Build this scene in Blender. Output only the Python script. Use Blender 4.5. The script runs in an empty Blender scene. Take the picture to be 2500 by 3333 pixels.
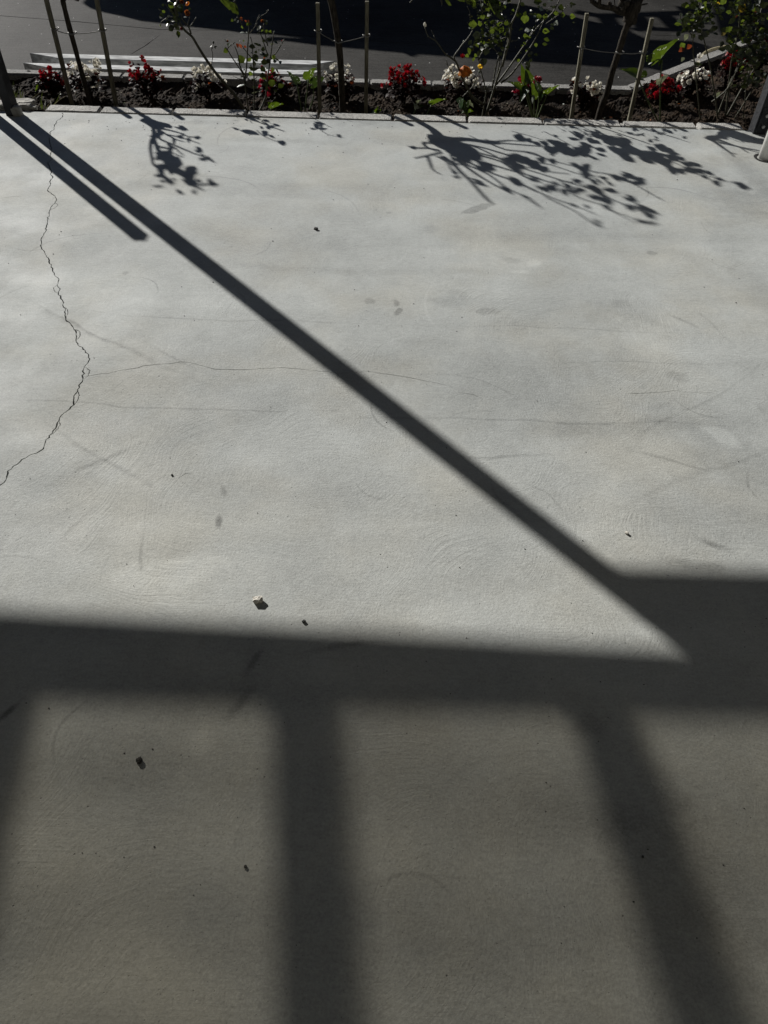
import bpy, bmesh, math, random
import numpy as np
from mathutils import Vector, Matrix, noise
from mathutils.geometry import delaunay_2d_cdt

scn = bpy.context.scene
COL = scn.collection
random.seed(7)
R_ = random.uniform
rad = math.radians

# ------------------------------------------------------------------ camera
F, CX, CY, EYE = 2400.0, 1250.0, 1666.5, 1.65        # focal length and centre in photo pixels, eye height in metres
_n = np.array([1190. - CX, 3910. - CY, F]); _n /= np.linalg.norm(_n)
_f = np.array([0, 0, 1.]) - _n * _n[2]; _f /= np.linalg.norm(_f)
RC = np.array([np.cross(_f, -_n), _f, -_n])
cam = bpy.data.cameras.new('camera')
cam.sensor_fit = 'HORIZONTAL'; cam.sensor_width = 36.0; cam.lens = 36.0 * F / 2500.0
cam.clip_start = 0.02; cam.clip_end = 500
camo = bpy.data.objects.new('camera', cam); COL.objects.link(camo)
_m = Matrix.Identity(4)
for i in range(3):
    _m[i][0] = RC[i, 0]; _m[i][1] = -RC[i, 1]; _m[i][2] = -RC[i, 2]
_m[2][3] = EYE
camo.matrix_world = _m
scn.camera = camo

# ------------------------------------------------------------------ light
EL, AZ = rad(26.0), rad(49.5)
SH = Vector((math.cos(AZ), -math.sin(AZ), 0))        # the way shadows fall on the ground
SUN = (-SH * math.cos(EL) + Vector((0, 0, math.sin(EL)))).normalized()   # towards the sun
w = bpy.data.worlds.new('World'); scn.world = w; w.use_nodes = True
nt = w.node_tree
sky = nt.nodes.new('ShaderNodeTexSky'); sky.sky_type = 'NISHITA'; sky.sun_disc = False
sky.air_density = 0.55; sky.dust_density = 0.15; sky.ozone_density = 1.5
sky.sun_elevation = EL; sky.sun_rotation = math.atan2(SUN.x, SUN.y)
nt.links.new(sky.outputs[0], nt.nodes['Background'].inputs[0])
nt.nodes['Background'].inputs[1].default_value = 0.05
sl = bpy.data.lights.new('sun', 'SUN'); sl.energy = 5.0; sl.angle = rad(0.58); sl.color = (1.0, 0.965, 0.91)
so = bpy.data.objects.new('sun', sl); COL.objects.link(so)
so.rotation_euler = SUN.to_track_quat('Z', 'Y').to_euler()
scn.view_settings.view_transform = 'Standard'; scn.view_settings.look = 'None'
scn.view_settings.gamma = 1.0; scn.view_settings.use_curve_mapping = False
scn.view_settings.exposure = 0.45
scn.cycles.max_bounces = 8; scn.cycles.transparent_max_bounces = 16
scn.cycles.sample_clamp_indirect = 4.0

# ------------------------------------------------------------------ from the photograph to the place
def _ray(x, y):
    return Vector(RC @ np.array([x - CX, y - CY, F]))
EYEV = Vector((0, 0, EYE))
def G(x, y, z=0.0):                                    # the point of the level z under a pixel
    v = _ray(x, y); return EYEV + v * ((z - EYE) / v.z)
def A(x, y, Y):                                        # the point at distance Y under a pixel
    v = _ray(x, y); return EYEV + v * (Y / v.y)
def S(x, y, Y):                                        # what stands at distance Y and throws its shadow there
    g = G(x, y); t = (Y - g.y) / -SH.y
    return g - SH * t + Vector((0, 0, t * math.tan(EL)))
class Zoom:
    def __init__(s, x0, y0, k): s.x0, s.y0, s.k = x0, y0, k
    def __call__(s, x, y): return (s.x0 + x / s.k, s.y0 + y / s.k)

# ------------------------------------------------------------------ materials
MATS = {}
def mat(name):
    m = bpy.data.materials.new(name); m.use_nodes = True
    t = m.node_tree; b = t.nodes['Principled BSDF']
    MATS[name] = m
    return m, t, b
class N:                                               # small node-graph helper
    def __init__(s, t): s.t = t
    def node(s, ty, **k):
        n = s.t.nodes.new(ty)
        for a, v in k.items(): setattr(n, a, v)
        return n
    def put(s, sock, v):
        if hasattr(v, 'links') or isinstance(v, bpy.types.NodeSocket): s.t.links.new(v, sock)
        else: sock.default_value = v
    def math(s, op, a, b=0.0, c=0.0, clamp=False):
        n = s.node('ShaderNodeMath', operation=op); n.use_clamp = clamp
        for i, v in enumerate((a, b, c)): s.put(n.inputs[i], v)
        return n.outputs[0]
    def vmath(s, op, a, b):
        n = s.node('ShaderNodeVectorMath', operation=op); s.put(n.inputs[0], a); s.put(n.inputs[1], b)
        return n.outputs[0]
    def noise(s, vec, scale, detail=3.0, rough=0.55, dist=0.0):
        n = s.node('ShaderNodeTexNoise'); s.put(n.inputs['Vector'], vec)
        n.inputs['Scale'].default_value = scale; n.inputs['Detail'].default_value = detail
        n.inputs['Roughness'].default_value = rough; n.inputs['Distortion'].default_value = dist
        return n.outputs[0]
    def vor(s, vec, scale, feature='F1', out='Distance', rnd=1.0):
        n = s.node('ShaderNodeTexVoronoi', feature=feature); s.put(n.inputs['Vector'], vec)
        n.inputs['Scale'].default_value = scale; n.inputs['Randomness'].default_value = rnd
        return n.outputs[out]
    def ramp(s, v, lo, hi, a=0.0, b=1.0):
        n = s.node('ShaderNodeMapRange'); n.clamp = True; n.interpolation_type = 'SMOOTHSTEP'
        s.put(n.inputs[0], v)
        for i, q in enumerate((lo, hi, a, b)): n.inputs[i + 1].default_value = q
        return n.outputs[0]
    def mix(s, f, a, b, mode='MIX'):
        n = s.node('ShaderNodeMix', data_type='RGBA', blend_type=mode)
        s.put(n.inputs[0], f); s.put(n.inputs[6], a); s.put(n.inputs[7], b)
        return n.outputs[2]
    def mapping(s, vec, loc=(0, 0, 0), rot=(0, 0, 0), sc=(1, 1, 1), ty='POINT'):
        n = s.node('ShaderNodeMapping', vector_type=ty); s.put(n.inputs[0], vec)
        n.inputs[1].default_value = loc; n.inputs[2].default_value = rot; n.inputs[3].default_value = sc
        return n.outputs[0]
    def bump(s, h, strength, dist, normal=None):
        n = s.node('ShaderNodeBump'); n.inputs['Strength'].default_value = strength
        n.inputs['Distance'].default_value = dist; s.put(n.inputs['Height'], h)
        if normal is not None: s.put(n.inputs['Normal'], normal)
        return n.outputs[0]
    def pos(s): return s.node('ShaderNodeNewGeometry').outputs['Position']
    def obj(s): return s.node('ShaderNodeTexCoord').outputs['Object']
C4 = lambda r, g, b: (r, g, b, 1)
def grey(v): return (v, v, v, 1)

def simple(name, col, rough=0.6, spec=0.4, var=0.25, scale=30, bump=0.0, bscale=60, space='obj', stretch=(1, 1, 1), bdist=0.01):
    m, t, b = mat(name); g = N(t)
    v = g.pos() if space == 'pos' else g.obj()
    v = g.mapping(v, sc=stretch)
    n = g.noise(v, scale, 4)
    f = g.ramp(n, 0.3, 0.7, 1 - var, 1 + var)
    g.put(b.inputs['Base Color'], g.mix(1.0, C4(*col), f, 'MULTIPLY'))
    b.inputs['Roughness'].default_value = rough; b.inputs['Specular IOR Level'].default_value = spec
    if bump: g.put(b.inputs['Normal'], g.bump(g.noise(v, bscale, 5, 0.65), bump, bdist))
    return m
def leafmat(name, col, trans, tcol, rough=0.4, spec=0.5, var=0.35, speck=False, back=None):
    m, t, b = mat(name); g = N(t)
    v = g.pos(); n = g.noise(v, 45, 3)
    f = g.ramp(n, 0.3, 0.7, 1 - var, 1 + var)
    c = g.mix(1.0, C4(*col), f, 'MULTIPLY'); tc = g.mix(1.0, C4(*tcol), f, 'MULTIPLY')
    if speck:
        d = g.vor(v, 75, rnd=1.0); cell = g.vor(v, 75, out='Color')
        sp = g.math('MULTIPLY', g.ramp(d, 0.17, 0.24, 1, 0), g.math('GREATER_THAN', g.noise(v, 18, 1), 0.52))
        c = g.mix(sp, c, C4(0.6, 0.62, 0.5)); tc = g.mix(sp, tc, C4(0.6, 0.62, 0.5))
    g.put(b.inputs['Base Color'], c)
    b.inputs['Roughness'].default_value = rough; b.inputs['Specular IOR Level'].default_value = spec
    g.put(b.inputs['Normal'], g.bump(g.noise(v, 160, 2), 0.25, 0.004))
    tr = g.node('ShaderNodeBsdfTranslucent'); g.put(tr.inputs[0], tc)
    mx = g.node('ShaderNodeMixShader'); mx.inputs[0].default_value = trans
    t.links.new(b.outputs[0], mx.inputs[1]); t.links.new(tr.outputs[0], mx.inputs[2])
    t.links.new(mx.outputs[0], t.nodes['Material Output'].inputs[0])
    return m

def concrete_slab():
    m, t, b = mat('trowelled_concrete'); g = N(t); P = g.pos()
    wob = g.noise(P, 1.3, 2)
    big = g.noise(P, 0.9, 4, 0.6); mid = g.noise(P, 5, 4, 0.6); fine = g.noise(P, 160, 3, 0.7)
    # trowel passes: long soft bands across the slab
    band = g.noise(g.mapping(P, sc=(0.25, 2.6, 1)), 1.0, 3, 0.5, 0.6)
    val = g.math('ADD', g.ramp(big, 0.25, 0.75, 0.90, 1.08), g.ramp(band, 0.3, 0.7, -0.09, 0.07))
    val = g.math('ADD', val, g.ramp(mid, 0.25, 0.75, -0.06, 0.06))
    val = g.math('ADD', val, g.ramp(fine, 0.2, 0.8, -0.15, 0.15))
    gr1 = g.noise(g.mapping(P, sc=(40, 75, 1)), 1.0, 4, 0.75)
    val = g.math('ADD', val, g.ramp(gr1, 0.28, 0.72, -0.085, 0.075))
    mott = g.noise(P, 2.2, 5, 0.7, 0.8)
    val = g.math('ADD', val, g.ramp(mott, 0.35, 0.65, -0.045, 0.045))
    # pits
    pit = g.vor(P, 55); pz = g.vor(P, 55, out='Color')
    sep = g.node('ShaderNodeSeparateColor'); g.put(sep.inputs[0], pz)
    pitm = g.math('MULTIPLY', g.ramp(pit, 0.06, 0.13, 1, 0), g.math('GREATER_THAN', g.math('MULTIPLY', sep.outputs[0], g.ramp(g.noise(P, 3.5, 2), 0.35, 0.7, 0.5, 1.0)), 0.70))
    pit2 = g.vor(P, 140); pz2 = g.vor(P, 140, out='Color')
    sep2 = g.node('ShaderNodeSeparateColor'); g.put(sep2.inputs[0], pz2)
    pitm2 = g.math('MULTIPLY', g.ramp(pit2, 0.1, 0.22, 1, 0), g.math('GREATER_THAN', sep2.outputs[1], 0.90))
    val = g.math('SUBTRACT', val, g.math('MULTIPLY', pitm, 0.5))
    val = g.math('SUBTRACT', val, g.math('MULTIPLY', pitm2, 0.25))
    # stains: (photo x, y, half sizes in metres, turn, strength)
    wv = g.node('ShaderNodeTexNoise'); g.put(wv.inputs['Vector'], P); wv.inputs['Scale'].default_value = 1.9; wv.inputs['Detail'].default_value = 3
    xy = g.vmath('MULTIPLY', g.vmath('ADD', P, g.vmath('MULTIPLY', g.vmath('SUBTRACT', wv.outputs['Color'], (.5, .5, .5)), (0.11, 0.11, 0))), (1, 1, 0))
    rag = g.math('MULTIPLY', g.math('SUBTRACT', g.noise(P, 14, 3), 0.5), 1.3)
    def stain(px, py, a, bb, rot, s, soft=0.9):
        nonlocal val
        c = G(px, py)
        here = g.vmath('ADD', xy, g.math('MULTIPLY', val, 1e-7))   # keeps the shader's stains in sequence
        v = g.mapping(here, loc=(c.x, c.y, 0), rot=(0, 0, rad(rot)), sc=(a, bb, 1), ty='TEXTURE')
        ln = g.node('ShaderNodeVectorMath', operation='LENGTH'); g.put(ln.inputs[0], v)
        d = g.math('ADD', ln.outputs['Value'], rag)
        val = g.math('SUBTRACT', val, g.math('MULTIPLY', g.ramp(d, 1 - soft, 1.0, 1, 0), s * 1.5))
    for q in [(404, 893, .018, .02, 0, .16, .5), (1283, 985, .022, .035, 20, .2, .6), (1295, 1015, .02, .04, -10, .22, .5),
              (1560, 680, .035, .11, -52, .22, .3), (1268, 693, .02, .022, 0, .14, .5), (1460, 985, .12, .05, -10, .10, .7),
              (1590, 1015, .06, .03, 0, .14, .6), (1198, 978, .03, .03, 30, .13, .6), (1660, 850, .06, .05, 0, .12, .8),
              (355, 1485, .20, .016, -145, .16, .9), (355, 1490, .38, .014, -32, .14, .9), (330, 1100, .55, .018, -31, .13, .9),
              (230, 1050, .4, .010, -33, .12, .9), (1270, 1470, .0, .0, 0, 0, .5), (560, 1160, .2, .012, -35, .10, .9),
              (718, 1690, .014, .035, 10, .35, .7), (725, 1590, .014, .04, 15, .2, .9), (1650, 1490, .22, .012, 8, .16, .9),
              (2180, 1500, .16, .012, -22, .16, .9), (2200, 1220, .05, .05, 0, .12, .7), (2120, 820, .03, .03, 0, .16, .5),
              (2230, 1040, .12, .014, -48, .14, .8), (1950, 1390, .5, .06, 5, .06, .9), (2330, 1770, .08, .02, -30, .22, .9),
              (2400, 660, .25, .3, 0, .12, .9), (2250, 1830, .15, .03, -12, .14, .9), (2300, 1530, .5, .02, 30, .08, .9), (820, 2150, .014, .06, -25, .20, .95), (760, 2300, .02, .08, -30, .15, .95),
              (20, 2330, .014, .07, -30, .35, .9), (1900, 2350, .09, .05, 20, .12, .95), (1130, 2110, .12, .012, 12, .16, .9),
              (1850, 2700, .4, .12, 10, .08, .9), (400, 2500, .25, .10, 0, .08, .9), (2200, 2900, .2, .3, 0, .10, .9),
              (460, 1710, .03, .05, -20, -.05, .9), (2330, 1410, .05, .075, 25, -.14, .6), (1740, 860, .05, .05, 0, -.10, .8),
              (1700, 890, .06, .02, 0, -.12, .8), (620, 1820, .1, .03, 20, -.10, .9), (640, 2420, .05, .05, 0, -.12, .9), (900, 460, .5, .06, 0, .10, .9), (620, 400, .35, .05, 0, .10, .9), (560, 1322, .8, .007, -1, .13, .9), (1750, 1372, .9, .009, 2, .11, .9), (700, 1036, .85, .008, -2, .10, .9), (1850, 1068, .7, .007, -1, .10, .9), (1300, 885, 1.4, .05, 0, .06, .95), (1250, 392, 2.6, .14, 0, .12, .9), (2440, 560, .10, .9, 6, .13, .9), (2470, 480, .2, .25, 0, .10, .9), (1100, 640, 1.2, .07, 0, .05, .95), (2440, 900, .12, .8, 4, .08, .9), (2100, 1180, .45, .006, 2, .10, .9), (2330, 1060, .010, .18, 20, .10, .9), (2300, 1290, .55, .010, 38, .09, .9), (1720, 1180, .5, .22, 0, .05, .95), (480, 1790, .008, .12, 12, .16, .9), (250, 1700, .010, .16, -28, .12, .9), (1400, 330, .9, .06, 2, .06, .9)]:
        if q[2]: stain(*q)
    def scuffs(scale, off, length, width, bend, keep, s_):  # one short curved rub mark in some of the cells
        nonlocal val
        q = g.vmath('ADD', g.vmath('ADD', xy, g.math('MULTIPLY', val, 1e-7)), off); v = g.node('ShaderNodeTexVoronoi', feature='F1'); g.put(v.inputs['Vector'], q); v.inputs['Scale'].default_value = scale
        cs = g.node('ShaderNodeSeparateColor'); g.put(cs.inputs[0], v.outputs['Color'])
        ro = g.node('ShaderNodeVectorRotate', rotation_type='Z_AXIS'); g.put(ro.inputs['Vector'], g.vmath('SUBTRACT', q, v.outputs['Position'])); g.put(ro.inputs['Angle'], g.math('MULTIPLY', cs.outputs[0], 6.2))
        sx = g.node('ShaderNodeSeparateXYZ'); g.put(sx.inputs[0], ro.outputs[0])
        yy = g.math('MULTIPLY_ADD', g.math('MULTIPLY', sx.outputs[0], sx.outputs[0]), bend, sx.outputs[1])
        m_ = g.math('MULTIPLY', g.ramp(g.math('ABSOLUTE', yy), width * .3, width, 1, 0), g.ramp(g.math('ABSOLUTE', sx.outputs[0]), length * .4, length, 1, 0))
        m_ = g.math('MULTIPLY', m_, g.math('GREATER_THAN', cs.outputs[1], 1 - keep))
        val = g.math('SUBTRACT', val, g.math('MULTIPLY', m_, g.math('MULTIPLY', g.math('SUBTRACT', cs.outputs[2], 0.3), s_)))
    scuffs(1.7, (0.3, 0.7, 0), 0.22, 0.008, 1.6, 0.6, 0.30); scuffs(2.6, (5.3, 2.1, 0), 0.10, 0.006, 4.0, 0.5, 0.34); scuffs(2.1, (8.3, 6.1, 0), 0.06, 0.05, 0.0, 0.4, 0.16)
    for q in ((2230, 1180, .16, .42, 34, -.05, .35), (2360, 1480, .12, .36, 38, .05, .35), (2080, 1560, .10, .40, -42, -.05, .4), (560, 1860, .22, .07, 14, -.08, .6), (1560, 1980, .3, .08, 5, -.05, .7), (120, 1150, .12, .10, 0, -.09, .9), (60, 720, .14, .12, 0, -.09, .9)): stain(*q)
    tint = g.mix(g.ramp(g.noise(P, 1.7, 4), 0.42, 0.68), C4(0.366, 0.385, 0.380), C4(0.368, 0.374, 0.350))
    ywarm = g.node('ShaderNodeSeparateXYZ'); g.put(ywarm.inputs[0], P)
    tint = g.mix(g.math('MULTIPLY', g.ramp(ywarm.outputs[1], 2.2, 0.6), g.ramp(g.noise(P, 2.6, 5, 0.65), 0.4, 0.75, 0.25, 0.65)), tint, C4(0.378, 0.374, 0.330))
    g.put(b.inputs['Base Color'], g.mix(1.0, tint, val, 'MULTIPLY'))
    sc1 = g.noise(g.mapping(P, rot=(0, 0, 0.9), sc=(6, 210, 1)), 1.0, 2, 0.5, 0.4); sc2 = g.noise(g.mapping(P, rot=(0, 0, -0.4), sc=(7, 230, 1)), 1.0, 2, 0.5, 0.4)
    # trowel arcs: streaks that run round the centre of each sweep of the trowel
    def arcs(scale, off, fr, fa):
        q = g.vmath('ADD', g.mapping(P, loc=off, sc=(1, 1, 0)), g.warp)
        v = g.node('ShaderNodeTexVoronoi', feature='F1'); g.put(v.inputs['Vector'], q); v.inputs['Scale'].default_value = scale
        d = g.vmath('SUBTRACT', q, v.outputs['Position']); sx = g.node('ShaderNodeSeparateXYZ'); g.put(sx.inputs[0], d)
        ln = g.node('ShaderNodeVectorMath', operation='LENGTH'); g.put(ln.inputs[0], d)
        th = g.math('ARCTAN2', sx.outputs[1], sx.outputs[0])
        cx = g.node('ShaderNodeCombineXYZ'); g.put(cx.inputs[0], g.math('MULTIPLY', ln.outputs['Value'], fr)); g.put(cx.inputs[1], g.math('MULTIPLY', th, fa)); g.put(cx.inputs[2], g.math('MULTIPLY', v.outputs['Color'], 20.0))
        return g.noise(cx.outputs[0], 1.0, 3, 0.6)
    wn = g.node('ShaderNodeTexNoise'); g.put(wn.inputs['Vector'], P); wn.inputs['Scale'].default_value = 1.6
    g.warp = g.vmath('MULTIPLY', wn.outputs['Color'], (0.55, 0.55, 0))
    a1 = arcs(1.25, (3.1, 1.7, 0), 150, 1.3); a2 = arcs(1.9, (9.4, 5.2, 0), 210, 1.6)
    m1 = g.ramp(g.noise(P, 2.0, 3), 0.36, 0.66); m2 = g.ramp(g.noise(g.vmath('ADD', P, (4, 4, 4)), 2.4, 3), 0.40, 0.70)
    hair = g.ramp(g.noise(g.mapping(P, rot=(0, 0, 0.5), sc=(18, 160, 1)), 1.0, 2, 0.6), 0.55, 0.75)
    h = g.math('ADD', g.math('MULTIPLY', g.math('MULTIPLY', a1, m1), 1.0), g.math('MULTIPLY', g.math('MULTIPLY', a2, m2), 0.75))
    h = g.math('ADD', h, g.math('MULTIPLY', g.noise(P, 130, 5, 0.7), 0.9))
    h = g.math('ADD', h, g.math('MULTIPLY', g.math('MULTIPLY', g.math('ADD', sc1, sc2), g.ramp(g.noise(P, 3.1, 3), 0.45, 0.7)), 0.35))
    h = g.math('ADD', h, g.math('MULTIPLY', g.noise(P, 14, 4, 0.6), 1.0))
    h = g.math('SUBTRACT', h, g.math('MULTIPLY', pitm, 2.5))
    h = g.math('SUBTRACT', h, g.math('MULTIPLY', pitm2, 0.8))
    g.put(b.inputs['Normal'], g.bump(h, 0.5, 0.0028))
    g.put(b.inputs['Roughness'], g.ramp(g.noise(P, 4, 4), 0.3, 0.7, 0.68, 0.85)); b.inputs['Specular IOR Level'].default_value = 0.2
    return m
concrete_slab()
def driveway_mat():
    m, t, b = mat('dark_asphalt'); g = N(t); P = g.pos()
    st = g.noise(g.mapping(P, rot=(0, 0, 0.12), sc=(6, 40, 1)), 1.0, 4, 0.65)
    v = g.math('ADD', g.ramp(g.noise(P, 1.1, 5, 0.65), 0.3, 0.7, 0.68, 1.25), g.ramp(st, 0.3, 0.7, -0.18, 0.2))
    v = g.math('ADD', v, g.ramp(g.noise(P, 70, 4, 0.8), 0.3, 0.7, -0.35, 0.4))
    d = g.vor(P, 26); cz = g.vor(P, 26, out='Color'); sp = g.node('ShaderNodeSeparateColor'); g.put(sp.inputs[0], cz)
    chip = g.math('MULTIPLY', g.ramp(d, 0.08, 0.12, 1, 0), g.math('GREATER_THAN', sp.outputs[0], 0.965))  # white specks: sun glints painted in, with pale aggregate
    c = g.mix(1.0, C4(0.033, 0.032, 0.030), v, 'MULTIPLY')
    g.put(b.inputs['Base Color'], g.mix(chip, c, grey(0.8)))
    b.inputs['Roughness'].default_value = 0.72; b.inputs['Specular IOR Level'].default_value = 0.055
    g.put(b.inputs['Normal'], g.bump(g.math('ADD', g.noise(P, 90, 4, 0.7), st), 0.5, 0.006))
driveway_mat()
def kerb_mat(name, v):
    m, t, b = mat(name); g = N(t); P = g.pos()
    gr = g.vor(P, 170); n = g.noise(P, 60, 4, 0.7)
    val = g.math('ADD', g.ramp(gr, 0.1, 0.6, 1.15, 0.7), g.ramp(n, 0.3, 0.7, -0.2, 0.15))
    val = g.math('ADD', val, g.ramp(g.noise(P, 5, 3), 0.35, 0.7, 0.05, -0.2))
    g.put(b.inputs['Base Color'], g.mix(1.0, C4(v, v * 0.985, v * 0.93), val, 'MULTIPLY'))
    b.inputs['Roughness'].default_value = 0.9
    g.put(b.inputs['Normal'], g.bump(g.math('ADD', g.math('MULTIPLY', gr, -1.0), n), 0.9, 0.006))
kerb_mat('pale_kerb_concrete', 0.50); kerb_mat('grey_kerb_concrete', 0.33)
def soil_mat():
    m, t, b = mat('dark_soil'); g = N(t); P = g.pos()
    v = g.ramp(g.noise(P, 60, 5, 0.7), 0.3, 0.75, 0.5, 1.5)
    c = g.mix(g.ramp(g.noise(P, 9, 3), 0.35, 0.7), C4(0.016, 0.0105, 0.007), C4(0.042, 0.027, 0.015))
    g.put(b.inputs['Base Color'], g.mix(1.0, c, v, 'MULTIPLY'))
    b.inputs['Roughness'].default_value = 0.95; b.inputs['Specular IOR Level'].default_value = 0.15
    g.put(b.inputs['Normal'], g.bump(g.noise(P, 130, 5, 0.75), 1.0, 0.012))
soil_mat()
simple('black_painted_timber', (0.012, 0.013, 0.016), 0.55, 0.35, 0.4, 25, 0.4, 60)
simple('grey_weathered_timber', (0.15, 0.142, 0.105), 0.85, 0.2, 0.35, 20, 0.6, 40, stretch=(6, 6, 0.7))
simple('pale_beam', (0.40, 0.41, 0.41), 0.8, 0.2, 0.42, 14, 0.4, 30, space='pos', stretch=(0.6, 3, 3))
simple('bark', (0.052, 0.045, 0.036), 0.95, 0.15, 0.5, 40, 1.0, 60, space='pos', stretch=(3, 3, 0.7), bdist=0.02)
simple('rose_cane', (0.055, 0.055, 0.035), 0.6, 0.4, 0.4, 60, 0.5, 120, space='pos')
simple('green_stem', (0.06, 0.085, 0.03), 0.5, 0.4, 0.3, 60, space='pos')
simple('white_plastic', (0.78, 0.78, 0.75), 0.35, 0.5, 0.04, 8)
simple('hole_dark', (0.02, 0.02, 0.02), 0.8, 0.2)
simple('galvanised_bolt', (0.45, 0.45, 0.44), 0.4, 0.6, 0.2, 50)
MATS['galvanised_bolt'].node_tree.nodes['Principled BSDF'].inputs['Metallic'].default_value = 0.7
simple('tie_wire', (0.16, 0.16, 0.15), 0.5, 0.4)
simple('hose_plastic', (0.50, 0.44, 0.27), 0.45, 0.5, 0.15, 20)
simple('stone', (0.34, 0.33, 0.30), 0.9, 0.2, 0.35, 25, 0.9, 50, space='pos')
simple('pale_stone', (0.52, 0.50, 0.45), 0.9, 0.2, 0.3, 60, 1.0, 120, space='pos')
simple('dark_stone', (0.05, 0.05, 0.048), 0.85, 0.3, 0.4, 60, 1.0, 120, space='pos')
simple('house_render', (0.43, 0.42, 0.39), 0.9, 0.2, 0.1, 4)
simple('caster_metal', (0.10, 0.10, 0.11), 0.5, 0.4, 0.1, 3)
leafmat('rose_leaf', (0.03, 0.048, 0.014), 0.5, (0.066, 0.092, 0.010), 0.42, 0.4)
leafmat('shade_dark_leaf', (0.020, 0.028, 0.014), 0.12, (0.03, 0.04, 0.01), 0.42, 0.4)  # dark copy of rose_leaf, shade put into the colour; trees use it too
leafmat('pale_glint_leaf', (0.22, 0.245, 0.21), 0.2, (0.2, 0.22, 0.12), 0.35)  # pale colour stands for gloss on rose leaves; plain pale in litter and buds
leafmat('red_rose_leaf', (0.075, 0.022, 0.014), 0.4, (0.16, 0.035, 0.012), 0.45)
leafmat('yellow_rose_leaf', (0.14, 0.11, 0.015), 0.5, (0.3, 0.21, 0.014), 0.45)
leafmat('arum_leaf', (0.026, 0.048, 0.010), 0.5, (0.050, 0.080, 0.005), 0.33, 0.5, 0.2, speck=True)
leafmat('arum_leaf_painted_shade', (0.02, 0.045, 0.014), 0.2, (0.04, 0.07, 0.01), 0.35, 0.5, 0.2, speck=True)  # darker arum leaf, its shading painted into the colour
leafmat('begonia_leaf', (0.014, 0.007, 0.006), 0.2, (0.07, 0.012, 0.007), 0.6, 0.08)
leafmat('begonia_bronze_leaf', (0.04, 0.017, 0.01), 0.45, (0.20, 0.04, 0.012), 0.55, 0.12)
leafmat('red_petal', (0.22, 0.006, 0.013), 0.3, (0.28, 0.006, 0.012), 0.55, 0.2, 0.4)
leafmat('pink_red_petal', (0.21, 0.008, 0.024), 0.3, (0.27, 0.008, 0.024), 0.5, 0.3, 0.3)
leafmat('white_petal', (0.80, 0.79, 0.74), 0.35, (0.64, 0.61, 0.52), 0.55, 0.3, 0.12)
leafmat('orange_petal', (0.62, 0.22, 0.03), 0.5, (0.80, 0.30, 0.03), 0.5, 0.3, 0.35)
leafmat('yellow_petal', (0.66, 0.45, 0.05), 0.5, (0.8, 0.55, 0.05), 0.5, 0.3, 0.25)
leafmat('dry_petal', (0.22, 0.08, 0.03), 0.3, (0.3, 0.09, 0.02), 0.7, 0.2, 0.5)
leafmat('grass_blade', (0.05, 0.065, 0.022), 0.4, (0.09, 0.12, 0.02), 0.5, 0.3, 0.4)
leafmat('dry_grass_blade', (0.20, 0.18, 0.12), 0.3, (0.2, 0.18, 0.1), 0.6, 0.3, 0.3)
simple('flower_centre', (0.6, 0.42, 0.04), 0.7)
m, t, b = mat('tinted_roofing')
_g = N(t); _tr = _g.node('ShaderNodeBsdfTransparent'); _gl = _g.node('ShaderNodeBsdfGlossy')
_P = _g.pos(); _d = _g.ramp(_g.noise(_g.mapping(_P, sc=(0.7, 4.0, 1)), 1.5, 4), 0.3, 0.7, 0.72, 1.18)
_g.put(_tr.inputs[0], _g.mix(1.0, C4(0.252, 0.239, 0.212), _d, 'MULTIPLY')); _gl.inputs['Roughness'].default_value = 0.15
_gl.inputs['Color'].default_value = grey(0.6)
_mx = _g.node('ShaderNodeMixShader'); _mx.inputs[0].default_value = 0.05
t.links.new(_tr.outputs[0], _mx.inputs[1]); t.links.new(_gl.outputs[0], _mx.inputs[2]); t.links.new(_mx.outputs[0], t.nodes['Material Output'].inputs[0])

# ------------------------------------------------------------------ mesh helpers
def link(name, me, parent=None):
    o = bpy.data.objects.new(name, me); COL.objects.link(o)
    if parent is not None: o.parent = parent
    return o
def inv(parent):
    return Matrix.Translation(-parent.location) if parent is not None else Matrix.Identity(4)
def obj(name, bm, m, parent=None, smooth=False):
    """bm in world coordinates; the part is stored relative to its thing"""
    me = bpy.data.meshes.new(name)
    if parent is not None:
        off = Vector(parent.location)
        if parent.parent is not None: off = off + Vector(parent.parent.location)
        bmesh.ops.translate(bm, vec=-off, verts=bm.verts)
    bm.to_mesh(me); bm.free()
    for mm in (m if isinstance(m, (list, tuple)) else [m]): me.materials.append(MATS[mm])
    if smooth:
        me.polygons.foreach_set('use_smooth', [True] * len(me.polygons))
    return link(name, me, parent)
def thing(name, label, cat, loc, group=None):
    o = link(name, None); o.location = loc; tag(o, label, cat, group); return o
def tag(o, label, cat, group=None):
    o['label'] = label; o['category'] = cat
    if group: o['group'] = group
    return o
def struct(o): o['kind'] = 'structure'; return o
def stuff(o): o['kind'] = 'stuff'; return o

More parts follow.
